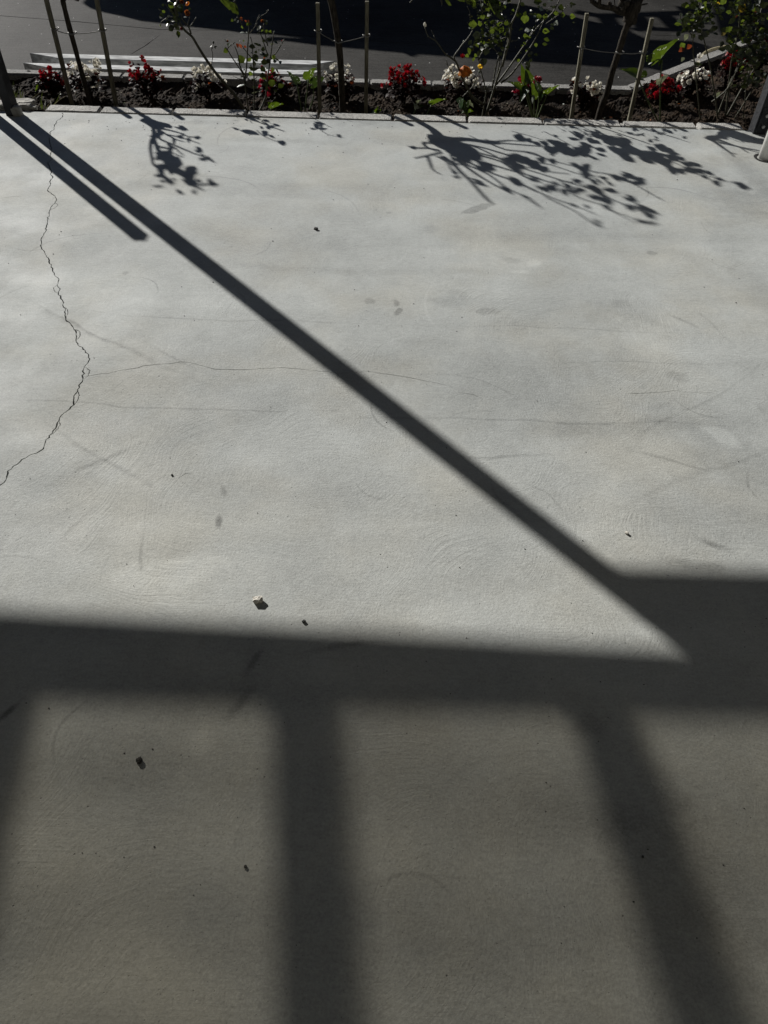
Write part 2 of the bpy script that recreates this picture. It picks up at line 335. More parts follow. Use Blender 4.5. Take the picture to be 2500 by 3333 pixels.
def tube(bm, pts, r, n=6, cap=True):
    pts = [Vector(p) for p in pts]
    rs = [r] * len(pts) if isinstance(r, (int, float)) else list(r)
    if len(rs) == 2 and len(pts) > 2: rs = [rs[0] + (rs[1] - rs[0]) * i / (len(pts) - 1) for i in range(len(pts))]
    u = None; rings = []
    for i, p in enumerate(pts):
        d = (pts[min(i + 1, len(pts) - 1)] - pts[max(i - 1, 0)])
        if d.length < 1e-7: d = Vector((0, 0, 1))
        d.normalize()
        if u is None: u = d.orthogonal().normalized()
        else:
            u = u - d * u.dot(d)
            u = d.orthogonal().normalized() if u.length < 1e-6 else u.normalized()
        v = d.cross(u)
        rings.append([bm.verts.new(p + (u * math.cos(6.28318 * k / n) + v * math.sin(6.28318 * k / n)) * rs[i]) for k in range(n)])
    for a, b in zip(rings, rings[1:]):
        for k in range(n): bm.faces.new((a[k], a[(k + 1) % n], b[(k + 1) % n], b[k]))
    if cap:
        bm.faces.new(rings[0][::-1]); bm.faces.new(rings[-1])
def smoothpts(pts, k=3):
    pts = [Vector(p) for p in pts]; out = []
    P = [pts[0]] + pts + [pts[-1]]
    for i in range(1, len(P) - 2):
        for j in range(k):
            t = j / k; a, b, c, d = P[i - 1], P[i], P[i + 1], P[i + 2]
            out.append(0.5 * ((2 * b) + (c - a) * t + (2 * a - 5 * b + 4 * c - d) * t * t + (3 * b - a - 3 * c + d) * t ** 3))
    out.append(pts[-1]); return out
def box(bm, c, s, rot=None, bevel=0.0, seg=1):
    g = bmesh.ops.create_cube(bm, size=1.0)
    vs = g['verts']
    bmesh.ops.scale(bm, vec=s, verts=vs)
    if bevel:
        es = list({e for v in vs for e in v.link_edges})
        r = bmesh.ops.bevel(bm, geom=es, offset=bevel, segments=seg, affect='EDGES', profile=0.6)
        vs = list({v for f in r['faces'] for v in f.verts} | {v for v in vs if v.is_valid})
    if rot is not None: bmesh.ops.rotate(bm, cent=(0, 0, 0), matrix=rot, verts=vs)
    bmesh.ops.translate(bm, vec=c, verts=vs)
    return vs
def hexa(bm, b4, t4):
    """a solid from four bottom and four top corners"""
    vb = [bm.verts.new(p) for p in b4]; vt = [bm.verts.new(p) for p in t4]
    bm.faces.new(vb[::-1]); bm.faces.new(vt)
    for i in range(4): bm.faces.new((vb[i], vb[(i + 1) % 4], vt[(i + 1) % 4], vt[i]))
def prism(bm, poly, z0, z1):
    vb = [bm.verts.new((p[0], p[1], z0)) for p in poly]; vt = [bm.verts.new((p[0], p[1], z1)) for p in poly]
    bm.faces.new(vt); bm.faces.new(vb[::-1]); n = len(poly)
    for i in range(n): bm.faces.new((vb[i], vb[(i + 1) % n], vt[(i + 1) % n], vt[i]))
    bmesh.ops.recalc_face_normals(bm, faces=bm.faces)
def rock(bm, c, s, seed=0, rough=0.35, sub=2):
    g = bmesh.ops.create_icosphere(bm, subdivisions=sub, radius=1.0)
    for v in g['verts']:
        p = v.co.copy()
        k = 1 + rough * noise.noise(p * 1.6 + Vector((seed * 3.1, seed, 0))) + 0.25 * rough * noise.noise(p * 5 + Vector((seed, 0, 2)))
        q = p * k
        q = Vector((max(-.75, min(.75, q.x)), max(-.75, min(.75, q.y)), max(-.7, min(.7, q.z)))) * 1.2
        v.co = Vector((q.x * s[0], q.y * s[1], q.z * s[2])) + Vector(c)

# ------------------------------------------------------------------ slabs with cracks cut into them
def jag(pts, step, amp, seed):
    rnd = random.Random(seed); out = [pts[0].copy()]
    for a, b in zip(pts, pts[1:]):
        d = b - a; L = d.length; k = max(1, int(L / step)); nrm = Vector((-d.y, d.x, 0)).normalized()
        for i in range(1, k + 1):
            j = rnd.uniform(-1, 1) * amp if i < k else 0
            out.append(a + d * (i / k) + nrm * j)
    return out
def ribbon(pts, w0, w1, seed):
    rnd = random.Random(seed); L, R = [], []; n = len(pts)
    for i, p in enumerate(pts):
        d = (pts[min(i + 1, n - 1)] - pts[max(i - 1, 0)]).normalized(); nr = Vector((-d.y, d.x, 0))
        w = (w0 + (w1 - w0) * i / (n - 1)) * rnd.uniform(0.45, 1.35) / 2
        if i in (0, n - 1): w *= 0.3
        L.append(p + nr * w); R.append(p - nr * w)
    return L + R[::-1]
def inside(p, poly):
    c = False; n = len(poly); j = n - 1
    for i in range(n):
        a, b = poly[i], poly[j]
        if (a.y > p.y) != (b.y > p.y) and p.x < (b.x - a.x) * (p.y - a.y) / (b.y - a.y) + a.x: c = not c
        j = i
    return c
def cut_slab(name, outline, holes, z, depth, mats, side=0.2, extra=()):
    vs, es = [], []
    def add(poly):
        k = len(vs)
        for p in poly: vs.append(Vector((p[0], p[1])))
        n = len(poly); es.extend((k + i, k + (i + 1) % n) for i in range(n))
    add(outline)
    for h in holes: add(h)
    V, E, Fc, *_ = delaunay_2d_cdt(vs, es, [], 0, 1e-5)
    ol = [Vector((p[0], p[1], 0)) for p in outline]
    bb = [(min(p.x for p in h), max(p.x for p in h), min(p.y for p in h), max(p.y for p in h)) for h in holes]
    bm = bmesh.new()
    bv = [bm.verts.new((p.x, p.y, z)) for p in V]
    for f in Fc:
        c = Vector((sum(V[i].x for i in f) / 3, sum(V[i].y for i in f) / 3, 0))
        if not inside(c, ol): continue
        hole = any(b[0] <= c.x <= b[1] and b[2] <= c.y <= b[3] and inside(c, h) for h, b in zip(holes, bb))
        if not hole:
            try: bm.faces.new([bv[i] for i in f])
            except ValueError: pass
    bmesh.ops.recalc_face_normals(bm, faces=bm.faces)
    for f in bm.faces:
        if f.normal.z < 0: f.normal_flip()
    be = [e for e in bm.edges if e.is_boundary]
    r = bmesh.ops.extrude_edge_only(bm, edges=be)
    nv = [g for g in r['geom'] if isinstance(g, bmesh.types.BMVert)]
    o2 = [Vector((p[0], p[1], 0)) for p in outline]
    xs = [p.x for p in o2]; ys = [p.y for p in o2]
    for v in nv:
        v.co.z -= depth
    bmesh.ops.delete(bm, geom=[v for v in bm.verts if not v.link_faces], context='VERTS')
    o = obj(name, bm, mats)
    return o

K3 = Zoom(0, 330, 3.95); K5 = Zoom(0, 300, 2.212); K7 = Zoom(0, 900, 2.37); KM = Zoom(700, 600, 1.3825); KR = Zoom(1250, 800, 1.327)
main_px = [K3(*q) for q in [(826, 128), (805, 200), (745, 240), (700, 310), (685, 370), (650, 390), (645, 440), (635, 500), (650, 560), (660, 600), (655, 680), (640, 700), (660, 740), (620, 790), (635, 850), (660, 890), (655, 945), (680, 970), (640, 1030), (650, 1070), (620, 1120), (625, 1160), (660, 1190), (710, 1215), (725, 1255), (695, 1320), (650, 1360), (635, 1420), (632, 1460)]]
main_px += [K5(*q) for q in [(340, 920), (330, 1000), (295, 1060), (300, 1120), (325, 1170), (355, 1210)]]
main_px += [K7(*q) for q in [(430, 0), (455, 20), (445, 75), (465, 95), (450, 130), (480, 180), (505, 260), (500, 300), (515, 345), (555, 380), (585, 420), (590, 470), (588, 505), (640, 560), (685, 610), (685, 650), (650, 700), (640, 780), (600, 870), (570, 920), (570, 990), (460, 1090), (430, 1170), (380, 1225), (340, 1310), (310, 1345), (170, 1410), (60, 1500), (50, 1560), (0, 1610), (-120, 1700), (-300, 1760)]]
br_px = [K7(*q) for q in [(646, 772), (668, 769), (780, 750), (830, 748), (920, 725), (1060, 705), (1100, 690), (1240, 675), (1320, 672), (1400, 658), (1465, 663)]] + [KM(*q) for q in [(0, 832), (130, 834), (300, 824), (420, 835), (560, 850), (700, 843), (780, 855), (900, 875), (990, 892), (1070, 912)]]
KERB0, KERB1 = 4.806, 4.905
def px_line(l): return [G(*q) for q in l]
holes = []
mc = px_line(main_px); mc[0].y = min(mc[0].y, KERB0 - 0.02)
mj = jag(mc, 0.011, 0.0042, 1)
holes.append(ribbon(mj, 0.0050, 0.0046, 2))
for q, L_, w_ in ((K7(610, 440), .07, .020), (K7(655, 750), .06, .022), (K7(440, 1160), .05, .014), (K3(690, 1345), .10, .022), (K3(620, 785), .05, -.014), (K7(455, 100), .05, -.016), (K7(500, 270), .04, .012), (K7(560, 940), .04, .010), (K3(650, 400), .05, -.012)):
    c_ = G(*q); j0 = min(range(len(mj)), key=lambda i: (mj[i] - c_).length); a_ = mj[max(0, j0 - 3)]; b_ = mj[min(len(mj) - 1, j0 + 3)]
    d_ = (b_ - a_).normalized(); n_ = Vector((-d_.y, d_.x, 0)) * w_
    if n_.x < 0 and w_ > 0: n_ = -n_
    holes.append(ribbon(jag([a_ + n_ * .18, a_ + d_ * (b_ - a_).length * .3 + n_, a_ + d_ * (b_ - a_).length * .75 + n_ * .8, b_ + n_ * .15], .008, .002, int(q[1])), .0030, .0024, int(q[1]) + 1))
holes.append(ribbon(jag(px_line(br_px), 0.03, 0.0012, 3), 0.0032, 0.0011, 4))
for i, l in enumerate([[KM(1095, 936), KM(1160, 945), KM(1205, 965)], [KR(1040, 640), KR(1110, 637), KR(1200, 632), KR(1290, 622)], [KR(1300, 631), KR(1420, 635)],
                       [K7(1380, 1555), K7(1430, 1520), K7(1490, 1515)], [(0, 645), (40, 640), (80, 638)], [KR(800, 733), KR(815, 722)], [KR(10, 552), KR(110, 568), KR(200, 590)],
                       [KR(1042, 1236), KR(1050, 1252)], [K7(280, 628), K7(308, 634)], [K7(800, 1195), K7(825, 1197)]]):
    holes.append(ribbon(jag(px_line(l), 0.03, 0.0012, 10 + i), 0.0022, 0.0016, 20 + i))
slab = struct(cut_slab('patio_slab', [(-9, -1.6), (7, -1.6), (7, KERB0 - 0.012), (-9, KERB0 - 0.012)], holes, 0.0, 0.035, 'trowelled_concrete'))
bm = bmesh.new(); box(bm, (-1, 1.6, -0.09), (16, 6.42, 0.12)); struct(obj('ground_under_slab', bm, 'dark_soil'))

# ------------------------------------------------------------------ driveway, garden bed
ZD, ZK, ZS = -0.195, -0.13, -0.20                       # driveway, far kerb top, soil
kA = G(24, 244, ZK); kB = G(2058, 287, ZK); kC = G(2310, 193, ZK); kD = kC + (kC - kB).normalized() * 2.0
kA = Vector((kA.x - 0.1, kB.y + (kA.y - kB.y) * 0.5, ZK)); kB = Vector((kB.x, kA.y, ZK))
KW = 0.095
dg = (kC - kB); dg.z = 0; dg.normalize(); dn = Vector((-dg.y, dg.x, 0))
far0 = kA.y + KW
cut = kB + Vector((0, KW, 0)) + Vector((-0.03, 0, 0))
def far_line(x):                                       # the edge of the driveway along the kerb
    if x <= kB.x: return far0
    return far0 + (x - kB.x) * dg.y / dg.x
out = [(-60, -5), (-2.9, -5), (-2.9, far0 - 0.02), (kB.x - 0.02, far0 - 0.02), (kD.x, far_line(kD.x)), (60, far_line(kD.x) + 20), (60, 90), (-60, 90)]
def dline(l): return [G(x, y, ZD) for x, y in l]
Z1 = Zoom(0, 0, 2.552); Z2 = Zoom(550, 0, 2.552); Z3 = Zoom(1150, 0, 2.552); Z4 = Zoom(1750, 0, 2.212); ZR = Zoom(2100, 0, 3.69); ZP = Zoom(1880, 0, 4.484)
dh = [ribbon(jag(dline([(-200, 32), Z1(0, 130), Z1(650, 180), Z1(1330, 245), Z2(480, 250), (1150, 128), (1800, 178)]), 0.3, 0.002, 51), 0.012, 0.010, 52)]
dh.append(ribbon(jag(dline([Z1(1085, 452), Z1(1200, 385), Z1(1330, 290)]), 0.06, 0.004, 53), 0.012, 0.004, 54))
dh.append(ribbon(jag(dline([ZP(980, 0), ZP(1140, 130)]), 0.06, 0.003, 55), 0.010, 0.004, 56))
dh.append(ribbon(jag(dline([ZP(1060, 512), ZP(1400, 520), ZP(1640, 522)]), 0.06, 0.002, 57), 0.010, 0.006, 58))
struct(cut_slab('driveway', out, dh, ZD, 0.06, 'dark_asphalt'))
bm = bmesh.new(); box(bm, (0, 45, -0.355), (120, 100, 0.16)); struct(obj('ground_under_driveway', bm, 'dark_soil'))

bm = bmesh.new()
nx, ny = 600, 160; x0, x1, y0, y1 = -3.0, 3.6, KERB1 - 0.03, far0 + 1.4
grid = {}
for j in range(ny + 1):
    for i in range(nx + 1):
        x = x0 + (x1 - x0) * i / nx; y = y0 + (y1 - y0) * j / ny
        if y > far_line(x) - KW * 0.4 or y > far_line(x - .05) : continue
        p = Vector((x, y, 0)); dk = far_line(x) - KW - y
        h = 0.034 * noise.noise(p * 4.0) + 0.017 * noise.noise(p * 13.0 + Vector((3, 1, 0))) + 0.010 * noise.noise(p * 34.0) + 0.009 * noise.noise(p * 75)
        h += 0.040 * max(0, 1 - dk / 0.16) + 0.27 * max(0, 5.47 - y)
        grid[i, j] = bm.verts.new((x, y, ZS + h))
for (i, j), v in list(grid.items()):
    q = [(i, j), (i + 1, j), (i + 1, j + 1), (i, j + 1)]
    if all(k in grid for k in q): bm.faces.new([grid[k] for k in q])
struct(obj('soil', bm, 'dark_soil', smooth=False))
rnd = random.Random(5); cv, cf = [], []                # loose crumbs of soil
for k in range(4200):
    x = rnd.uniform(-2.6, 2.7); y = rnd.uniform(5.3, min(far_line(x) - KW, 6.4)); r = rnd.uniform(0.0018, 0.0065)
    if y > far_line(x) - KW: continue
    p = Vector((x, y, 0)); z = ZS + 0.27 * max(0, 5.47 - y) + 0.034 * noise.noise(p * 4.0) + 0.017 * noise.noise(p * 13.0 + Vector((3, 1, 0))) + 0.010 * noise.noise(p * 34) + 0.009 * noise.noise(p * 75)
    n0 = len(cv); R3 = Matrix.Rotation(rnd.uniform(0, 6), 3, 'X') @ Matrix.Rotation(rnd.uniform(0, 6), 3, 'Z')
    for d in ((1, 0, 0), (0, 1, 0), (-1, 0, 0), (0, -1, 0), (0, 0, 1), (0, 0, -1)): cv.append(Vector((x, y, z + r * .5)) + R3 @ Vector(d) * r * rnd.uniform(.6, 1.2))
    for a in range(4): cf.append((n0 + a, n0 + (a + 1) % 4, n0 + 4)); cf.append((n0 + (a + 1) % 4, n0 + a, n0 + 5))
me = bpy.data.meshes.new('soil_crumbs'); me.from_pydata(cv, [], cf); me.materials.append(MATS['dark_soil']); stuff(link('soil_crumbs', me))

def kerb_block(a, b, wid, z, h, m, parent, seed, bev=0.012):
    """one edging block between two points of its near bottom line"""
    d = b - a; L = d.length; d.normalize()
    bm = bmesh.new(); g = bmesh.ops.create_cube(bm, size=1.0)
    bmesh.ops.scale(bm, vec=(L, wid, h), verts=g['verts'])
    bmesh.ops.subdivide_edges(bm, edges=[e for e in bm.edges if abs((e.verts[0].co - e.verts[1].co).x) > L * 0.5], cuts=14)
    bmesh.ops.bevel(bm, geom=[e for e in bm.edges if e.calc_face_angle(0) > 1.0], offset=bev, segments=2, affect='EDGES')
    rnd = random.Random(seed); o3 = Vector((seed * 1.7, 0, 0))
    for v in bm.verts:
        v.co += Vector((0, 0.003, 0.0012)) * noise.noise(v.co * 30 + o3) + Vector((0.004 * noise.noise(v.co * 25 + o3), 0, 0))
    mid = (a + b) / 2 + Vector((-d.y, d.x, 0)) * wid / 2
    M = Matrix.Translation((mid.x, mid.y, z - h / 2 + rnd.uniform(-.002, .002))) @ Matrix.Rotation(math.atan2(d.y, d.x) + rnd.uniform(-.004, .004), 4, 'Z')
    bmesh.ops.transform(bm, matrix=M, verts=bm.verts)
    return obj('kerb_block', bm, m, parent, smooth=False)
nk = struct(link('patio_kerb', None)); nk.location = (0, KERB0, 0)
xj = [-2.135, -1.803, -1.361, -0.909, -0.467, -0.01, 0.447, 0.912, 1.388, 1.859, 2.135]
for i, (a, b) in enumerate(zip(xj, xj[1:])):
    kerb_block(Vector((a + .008, KERB0, 0)), Vector((b - .008, KERB0, 0)), KERB1 - KERB0, 0.004, 0.17, 'pale_kerb_concrete', nk, i, 0.005 if i != 8 else 0.012)
fk = struct(link('bed_kerb', None)); fk.location = (0, kA.y, ZK)
x = kA.x; i = 30
while x < kB.x - 0.05:
    nxt = min(x + 0.452, kB.x)
    if kB.x - nxt < 0.15: nxt = kB.x
    kerb_block(Vector((x + .003, kA.y, 0)), Vector((nxt - .003, kA.y, 0)), KW, ZK, 0.16, 'grey_kerb_concrete', fk, i, 0.008)
    x = nxt; i += 1
p = kB + dg * 0.04
for k in range(6):
    q = p + dg * 0.452
    kerb_block(Vector((p.x, p.y, 0)) + dg * .003, Vector((q.x, q.y, 0)) - dg * .003, KW, ZK, 0.16, 'grey_kerb_concrete', fk, i, 0.008); p = q; i += 1

# ------------------------------------------------------------------ veranda: posts, roof; unseen house wall added behind
def post(name, c, sx, sy, h, label, group=None, anchor=False, footing=False):
    t = thing(name, label, 'post', (c[0], c[1], 0), group)
    bm = bmesh.new(); box(bm, (c[0], c[1], h / 2 - 0.03), (sx, sy, h + 0.06), bevel=0.003); obj('shaft', bm, 'black_painted_timber', t)
    if anchor:
        bm = bmesh.new(); box(bm, (c[0] + 0.004, c[1] - sy / 2 - 0.0035, 0.075), (sx * 0.85, 0.005, 0.15), bevel=0.001); br = obj('bracket', bm, 'black_painted_timber', t)
        for dz in (0.045, 0.105):
            bm = bmesh.new(); bmesh.ops.create_cone(bm, segments=8, radius1=0.010, radius2=0.009, depth=0.009, cap_ends=True, matrix=Matrix.Translation((c[0] + 0.004, c[1] - sy / 2 - 0.0105, dz)) @ Matrix.Rotation(rad(90), 4, 'X'))
            obj('bolt', bm, 'galvanised_bolt', t, smooth=False)
    if footing:
        bm = bmesh.new(); rock(bm, (c[0] + sx * 0.75, c[1] - 0.02, 0.012), (0.028, 0.035, 0.045), 3, 0.5); obj('mortar_lump', bm, 'stone', t, smooth=True)
    return t
post('veranda_post', (-2.304, 4.756), 0.052, 0.086, 2.385, 'black veranda post with a mortar lump at its foot, beside the broken kerb stones', 'veranda posts', footing=True)
post('veranda_post', (2.199, 4.785), 0.075, 0.086, 2.24, 'black veranda post with two bolts at its foot, behind the white pipe', 'veranda posts', anchor=True)
bm = bmesh.new(); c = (-2.448, 4.75); box(bm, (c[0], c[1], 0.475), (0.058, 0.058, 0.99), bevel=0.002)
tag(obj('short_post', bm, 'black_painted_timber'), 'short square post standing just left of the left veranda post', 'post')

rt = thing('veranda_roof', 'lean-to veranda roof of tinted sheets on dark rafters above the patio', 'roof', (0, 4.75, 2.4))
SL = 0.12
def zb(x): return 2.36 + (x + 4.2) * 0.0285 if x < -2.3 else 2.41
def beam(x0, x1, zlo0, zlo1, zhi):
    bm = bmesh.new(); hexa(bm, [(x0, 4.72, zlo0), (x1, 4.72, zlo1), (x1, 4.80, zlo1), (x0, 4.80, zlo0)], [(x0, 4.72, zhi), (x1, 4.72, zhi), (x1, 4.80, zhi), (x0, 4.80, zhi)])
    return obj('front_beam', bm, 'black_painted_timber', rt)
beam(-9.0, -2.282, 2.218, 2.390, 2.468); beam(-2.278, 4.5, 2.212, 2.216, 2.468)
rx = -2.684 - 0.732 * 8
while rx < 4.4:
    bm = bmesh.new(); yb = -1.55; za = 2.468; zc = za + SL * (4.716 - yb); h = 0.098
    hexa(bm, [(rx - .021, yb, zc - h), (rx + .021, yb, zc - h), (rx + .021, 4.716, za - h), (rx - .021, 4.716, za - h)], [(rx - .021, yb, zc), (rx + .021, yb, zc), (rx + .021, 4.716, za), (rx - .021, 4.716, za)])
    obj('rafter', bm, 'black_painted_timber', rt)
    if rx + 0.732 < 4.4:
        bm = bmesh.new(); k_ = 0.005 * (int(round((rx + 50) / 0.732)) % 2); a, b_ = rx - 0.036, rx + 0.768; e0, e1 = 2.470 + k_, zc + 0.006 + k_
        vs = [bm.verts.new(q) for q in [(a, 4.79, e0), (b_, 4.79, e0), (b_, yb, e1), (a, yb, e1)]]
        bm.faces.new(vs); obj('roof_sheet', bm, 'tinted_roofing', rt)
    rx += 0.732
bm = bmesh.new(); box(bm, (-1, -1.75, 3.2), (16, 0.2, 6.4))
tag(obj('house_wall', bm, 'house_render'), 'unseen plain house wall added at the back of the veranda to block sky', 'wall')  # out of view, put in to cut sky light behind

# white pipe in its hole
pc = G(2494, 516); pr = 0.045
t = thing('downpipe', 'white round plastic pipe standing in a hole in the concrete', 'pipe', (pc.x, pc.y, 0))
bm = bmesh.new(); tube(bm, [(pc.x, pc.y, -0.02), (pc.x, pc.y, 0.6), (pc.x, pc.y, 2.2)], pr, 32); obj('pipe', bm, 'white_plastic', t, smooth=True)
bm = bmesh.new(); r0, r1 = pr * 1.02, pr * 1.42
rg = [[bm.verts.new((pc.x - 0.004 + r * math.cos(a), pc.y + 0.004 + r * math.sin(a), z)) for a in [6.28318 * k / 28 for k in range(28)]] for r, z in ((r0, 0.001), (r0 * 1.2, 0.004), (r1, 0.003))]
for A_, B_ in zip(rg, rg[1:]):
    for k in range(28): bm.faces.new((A_[k], A_[(k + 1) % 28], B_[(k + 1) % 28], B_[k]))
obj('hole_shade_ring', bm, 'hole_dark', t, smooth=True)  # dark ring laid on the slab for the shade in the hole

# ------------------------------------------------------------------ what throws the big shadows on the driveway: unseen sheets and bars, shaped to cast them
HC = 1.45
def up(px, py, z=HC):
    g = G(px, py, ZD); t = (z - ZD) / math.tan(EL)
    return g - SH * t + Vector((0, 0, z - ZD))
caster_px = [(268, 8), (278, 17), (292, 25), (333, 37), (392, 49), (450, 64), (521, 72), (624, 84), (738, 96), (785, 104), (885, 109), (1065, 129), (880, 118), (858, 133), (905, 127), (1030, 143), (1187, 157), (1307, 168), (1330, 181), (1352, 172), (1800, 202), (1894, 208), (1996, 216), (2094, 216), (2170, 234), (2225, 238), (2284, 195), (2292, 145), (2250, 133), (2116, 129), (2098, 126), (2045, 103), (2028, 83), (1990, 77), (1965, 77), (1918, 67), (1860, 52), (1800, 35), (1710, 16), (1640, 8), (1545, 1), (1480, -14), (1420, -55), (330, -55), (290, -15)]
t = thing('driveway_shadow_sheet', 'unseen flat dark sheet added out of view to cast the driveway shadow', 'roof', up(1200, 20))
bm = bmesh.new(); prism(bm, [up(*q) for q in caster_px], HC, HC + 0.03); obj('sheet', bm, 'caster_metal', t)
for q in [(420, -45), (800, -45), (1350, -45)]:
    u = up(*q); bm = bmesh.new(); box(bm, (u.x, u.y, (HC + ZD) / 2 - 0.02), (0.09, 0.09, HC - ZD + 0.04)); obj('support', bm, 'caster_metal', t)
t = thing('driveway_shadow_bars', 'unseen dark rails and slanting bars added to cast the driveway shadow', 'rack', up(2050, 60))
def bar(l, wpx):
    bm = bmesh.new(); pts = [up(*ZP(x, y)) for x, y in l]
    for a, b_ in zip(pts, pts[1:]):
        d = (b_ - a).normalized(); s = Vector((-d.y, d.x, 0)) * wpx / 2; k = Vector((0, 0, 0.03))
        hexa(bm, [a - s, b_ - s, b_ + s, a + s], [a - s + k, b_ - s + k, b_ + s + k, a + s + k])
    bmesh.ops.recalc_face_normals(bm, faces=bm.faces)
    return bm
obj('rail', bar([(-40, 165), (290, 220), (700, 215), (1180, 190), (1900, 165)], 0.13), 'caster_metal', t)
obj('rail', bar([(780, 420), (1000, 408), (1400, 425), (1900, 440)], 0.09), 'caster_metal', t)
for l in ([(385, 240), (450, 345)], [(840, 240), (940, 400)], [(1235, 220), (1420, 412)], [(1520, 90), (1760, 330)]):
    obj('bar', bar(l, 0.14), 'caster_metal', t)
bm = bmesh.new(); prism(bm, [up(*ZR(*q)) for q in [(560, -120), (640, 300), (740, 410), (820, 510), (990, 552), (1300, 500), (1700, 420), (1700, -200), (900, -250)]], HC + 0.1, HC + 0.13); obj('sheet', bm, 'caster_metal', t)
for q in [(1300, -120), (1600, 100)]:
    u = up(*ZR(*q)); bm = bmesh.new(); box(bm, (u.x, u.y, (HC + ZD) / 2 - 0.02), (0.09, 0.09, HC - ZD + 0.2)); obj('support', bm, 'caster_metal', t)

# ------------------------------------------------------------------ unseen houses added round the yard to block sky light
simple('dark_weatherboard', (0.055, 0.052, 0.048), 0.8, 0.2, 0.15, 3)
simple('roof_tile', (0.05, 0.045, 0.042), 0.8, 0.2, 0.2, 5)
simple('window_glass', (0.02, 0.022, 0.025), 0.1, 0.5, 0.05, 2)
def sky_blocker(name, label, x0, x1, y0, y1, h, rise, wins):
    t = thing(name, label, 'sky_blocker', ((x0 + x1) / 2, (y0 + y1) / 2, ZD)); mx, my = (x0 + x1) / 2, (y0 + y1) / 2
    bm = bmesh.new(); box(bm, (mx, my, ZD + h / 2), (x1 - x0, y1 - y0, h)); obj('wall', bm, 'dark_weatherboard', t)
    e = 0.4; L, Wd = x1 - x0 + 2 * e, y1 - y0 + 2 * e; z = ZD + h + .005
    bm = bmesh.new(); c = [bm.verts.new(q) for q in [(x0 - e, y0 - e, z), (x1 + e, y0 - e, z), (x1 + e, y1 + e, z), (x0 - e, y1 + e, z)]]
    if L > Wd: r = [(x0 - e + Wd / 2, my, z + rise), (x1 + e - Wd / 2, my, z + rise)]
    else: r = [(mx, y0 - e + L / 2, z + rise), (mx, y1 + e - L / 2, z + rise)]
    r = [bm.verts.new(q) for q in r]
    if L > Wd: fs = [(c[0], c[1], r[1], r[0]), (c[1], c[2], r[1]), (c[2], c[3], r[0], r[1]), (c[3], c[0], r[0])]
    else: fs = [(c[0], c[1], r[0]), (c[1], c[2], r[1], r[0]), (c[2], c[3], r[1]), (c[3], c[0], r[0], r[1])]
    for f in fs: bm.faces.new(f)
    bm.faces.new(c[::-1]); obj('roof', bm, 'roof_tile', t)
    for (x, y, zz, ax) in wins:
        bm = bmesh.new(); box(bm, (x, y, zz), (1.5, .06, 1.2) if ax == 'y' else (.06, 1.5, 1.2)); wdw = obj('window', bm, 'white_plastic', t)
        bm = bmesh.new(); box(bm, (x - wdw.location.x, y, zz), (1.36, .08, 1.06) if ax == 'y' else (.08, 1.36, 1.06)); obj('pane', bm, 'window_glass', wdw.parent)
sky_blocker('front_sky_blocker', 'unseen dark house added across the driveway to block sky light', -5.5, 22, 19, 27, 7.0, 2.2, [(x, 19, z, 'y') for x in (-2, 3, 8, 13) for z in (1.5, 4.6)])
sky_blocker('right_sky_blocker', 'unseen dark house added along the right side to block sky light', 6.2, 13, -4, 16, 6.6, 2.0, [(6.2, y, z, 'x') for y in (0, 5, 10) for z in (1.5, 4.6)])
sky_blocker('left_sky_blocker', 'unseen dark house added along the left side to block sky light', -19, -9.6, -6, 7.2, 6.6, 2.0, [(-9.6, y, z, 'x') for y in (-3, 1, 5) for z in (1.5, 4.6)])
sky_blocker('far_sky_blocker', 'unseen dark house added far to the left to block sky light', -48, -26, 14, 24, 7.0, 2.0, [(x, 14, z, 'y') for x in (-44, -38, -32) for z in (1.5, 4.6)])

# ------------------------------------------------------------------ two long beams on the driveway
def long_beam(l0, l1, r1, r0, hgt, wid, label):
    """left tip, left front corner, right front corner, right tip along the top, as pixels"""
    zt = ZD + hgt
    a, b_, c_, d_ = (G(*q, zt) for q in (l0, l1, r1, r0))
    yf = (b_.y + c_.y) / 2; yb = yf + wid
    top = [(b_.x, yf), (c_.x, yf), (d_.x, yb), (a.x, yb)]
    bm = bmesh.new(); prism(bm, top, ZD + 0.002, zt)
    bmesh.ops.bevel(bm, geom=bm.edges[:], offset=0.003, segments=1, affect='EDGES')
    return tag(obj('long_beam', bm, 'pale_beam'), label, 'beam', 'long beams lying by the bed')
long_beam(Z1(178, 528), Z1(400, 572), Z2(1150, 607), Z2(1290, 580), 0.075, 0.098, 'pale grey long beam with slanted ends, the one against the bed kerb')
long_beam(Z1(240, 441), Z1(470, 485), Z2(1180, 530), Z2(1385, 512), 0.085, 0.10, 'pale grey long beam with slanted ends, the rear one farther from the flowers')

# ------------------------------------------------------------------ hose
bm = bmesh.new()
hp = [G(*ZR(*q), ZD + 0.02) for q in [(760, 690), (715, 722), (690, 705), (685, 675), (705, 645), (760, 612), (850, 582), (1000, 556), (1150, 545), (1330, 520), (1500, 470)]]
tube(bm, smoothpts(hp, 5), 0.012, 10); tag(obj('garden_hose', bm, 'hose_plastic', smooth=True), 'cream garden hose bent round on the driveway behind the bed kerb', 'hose')

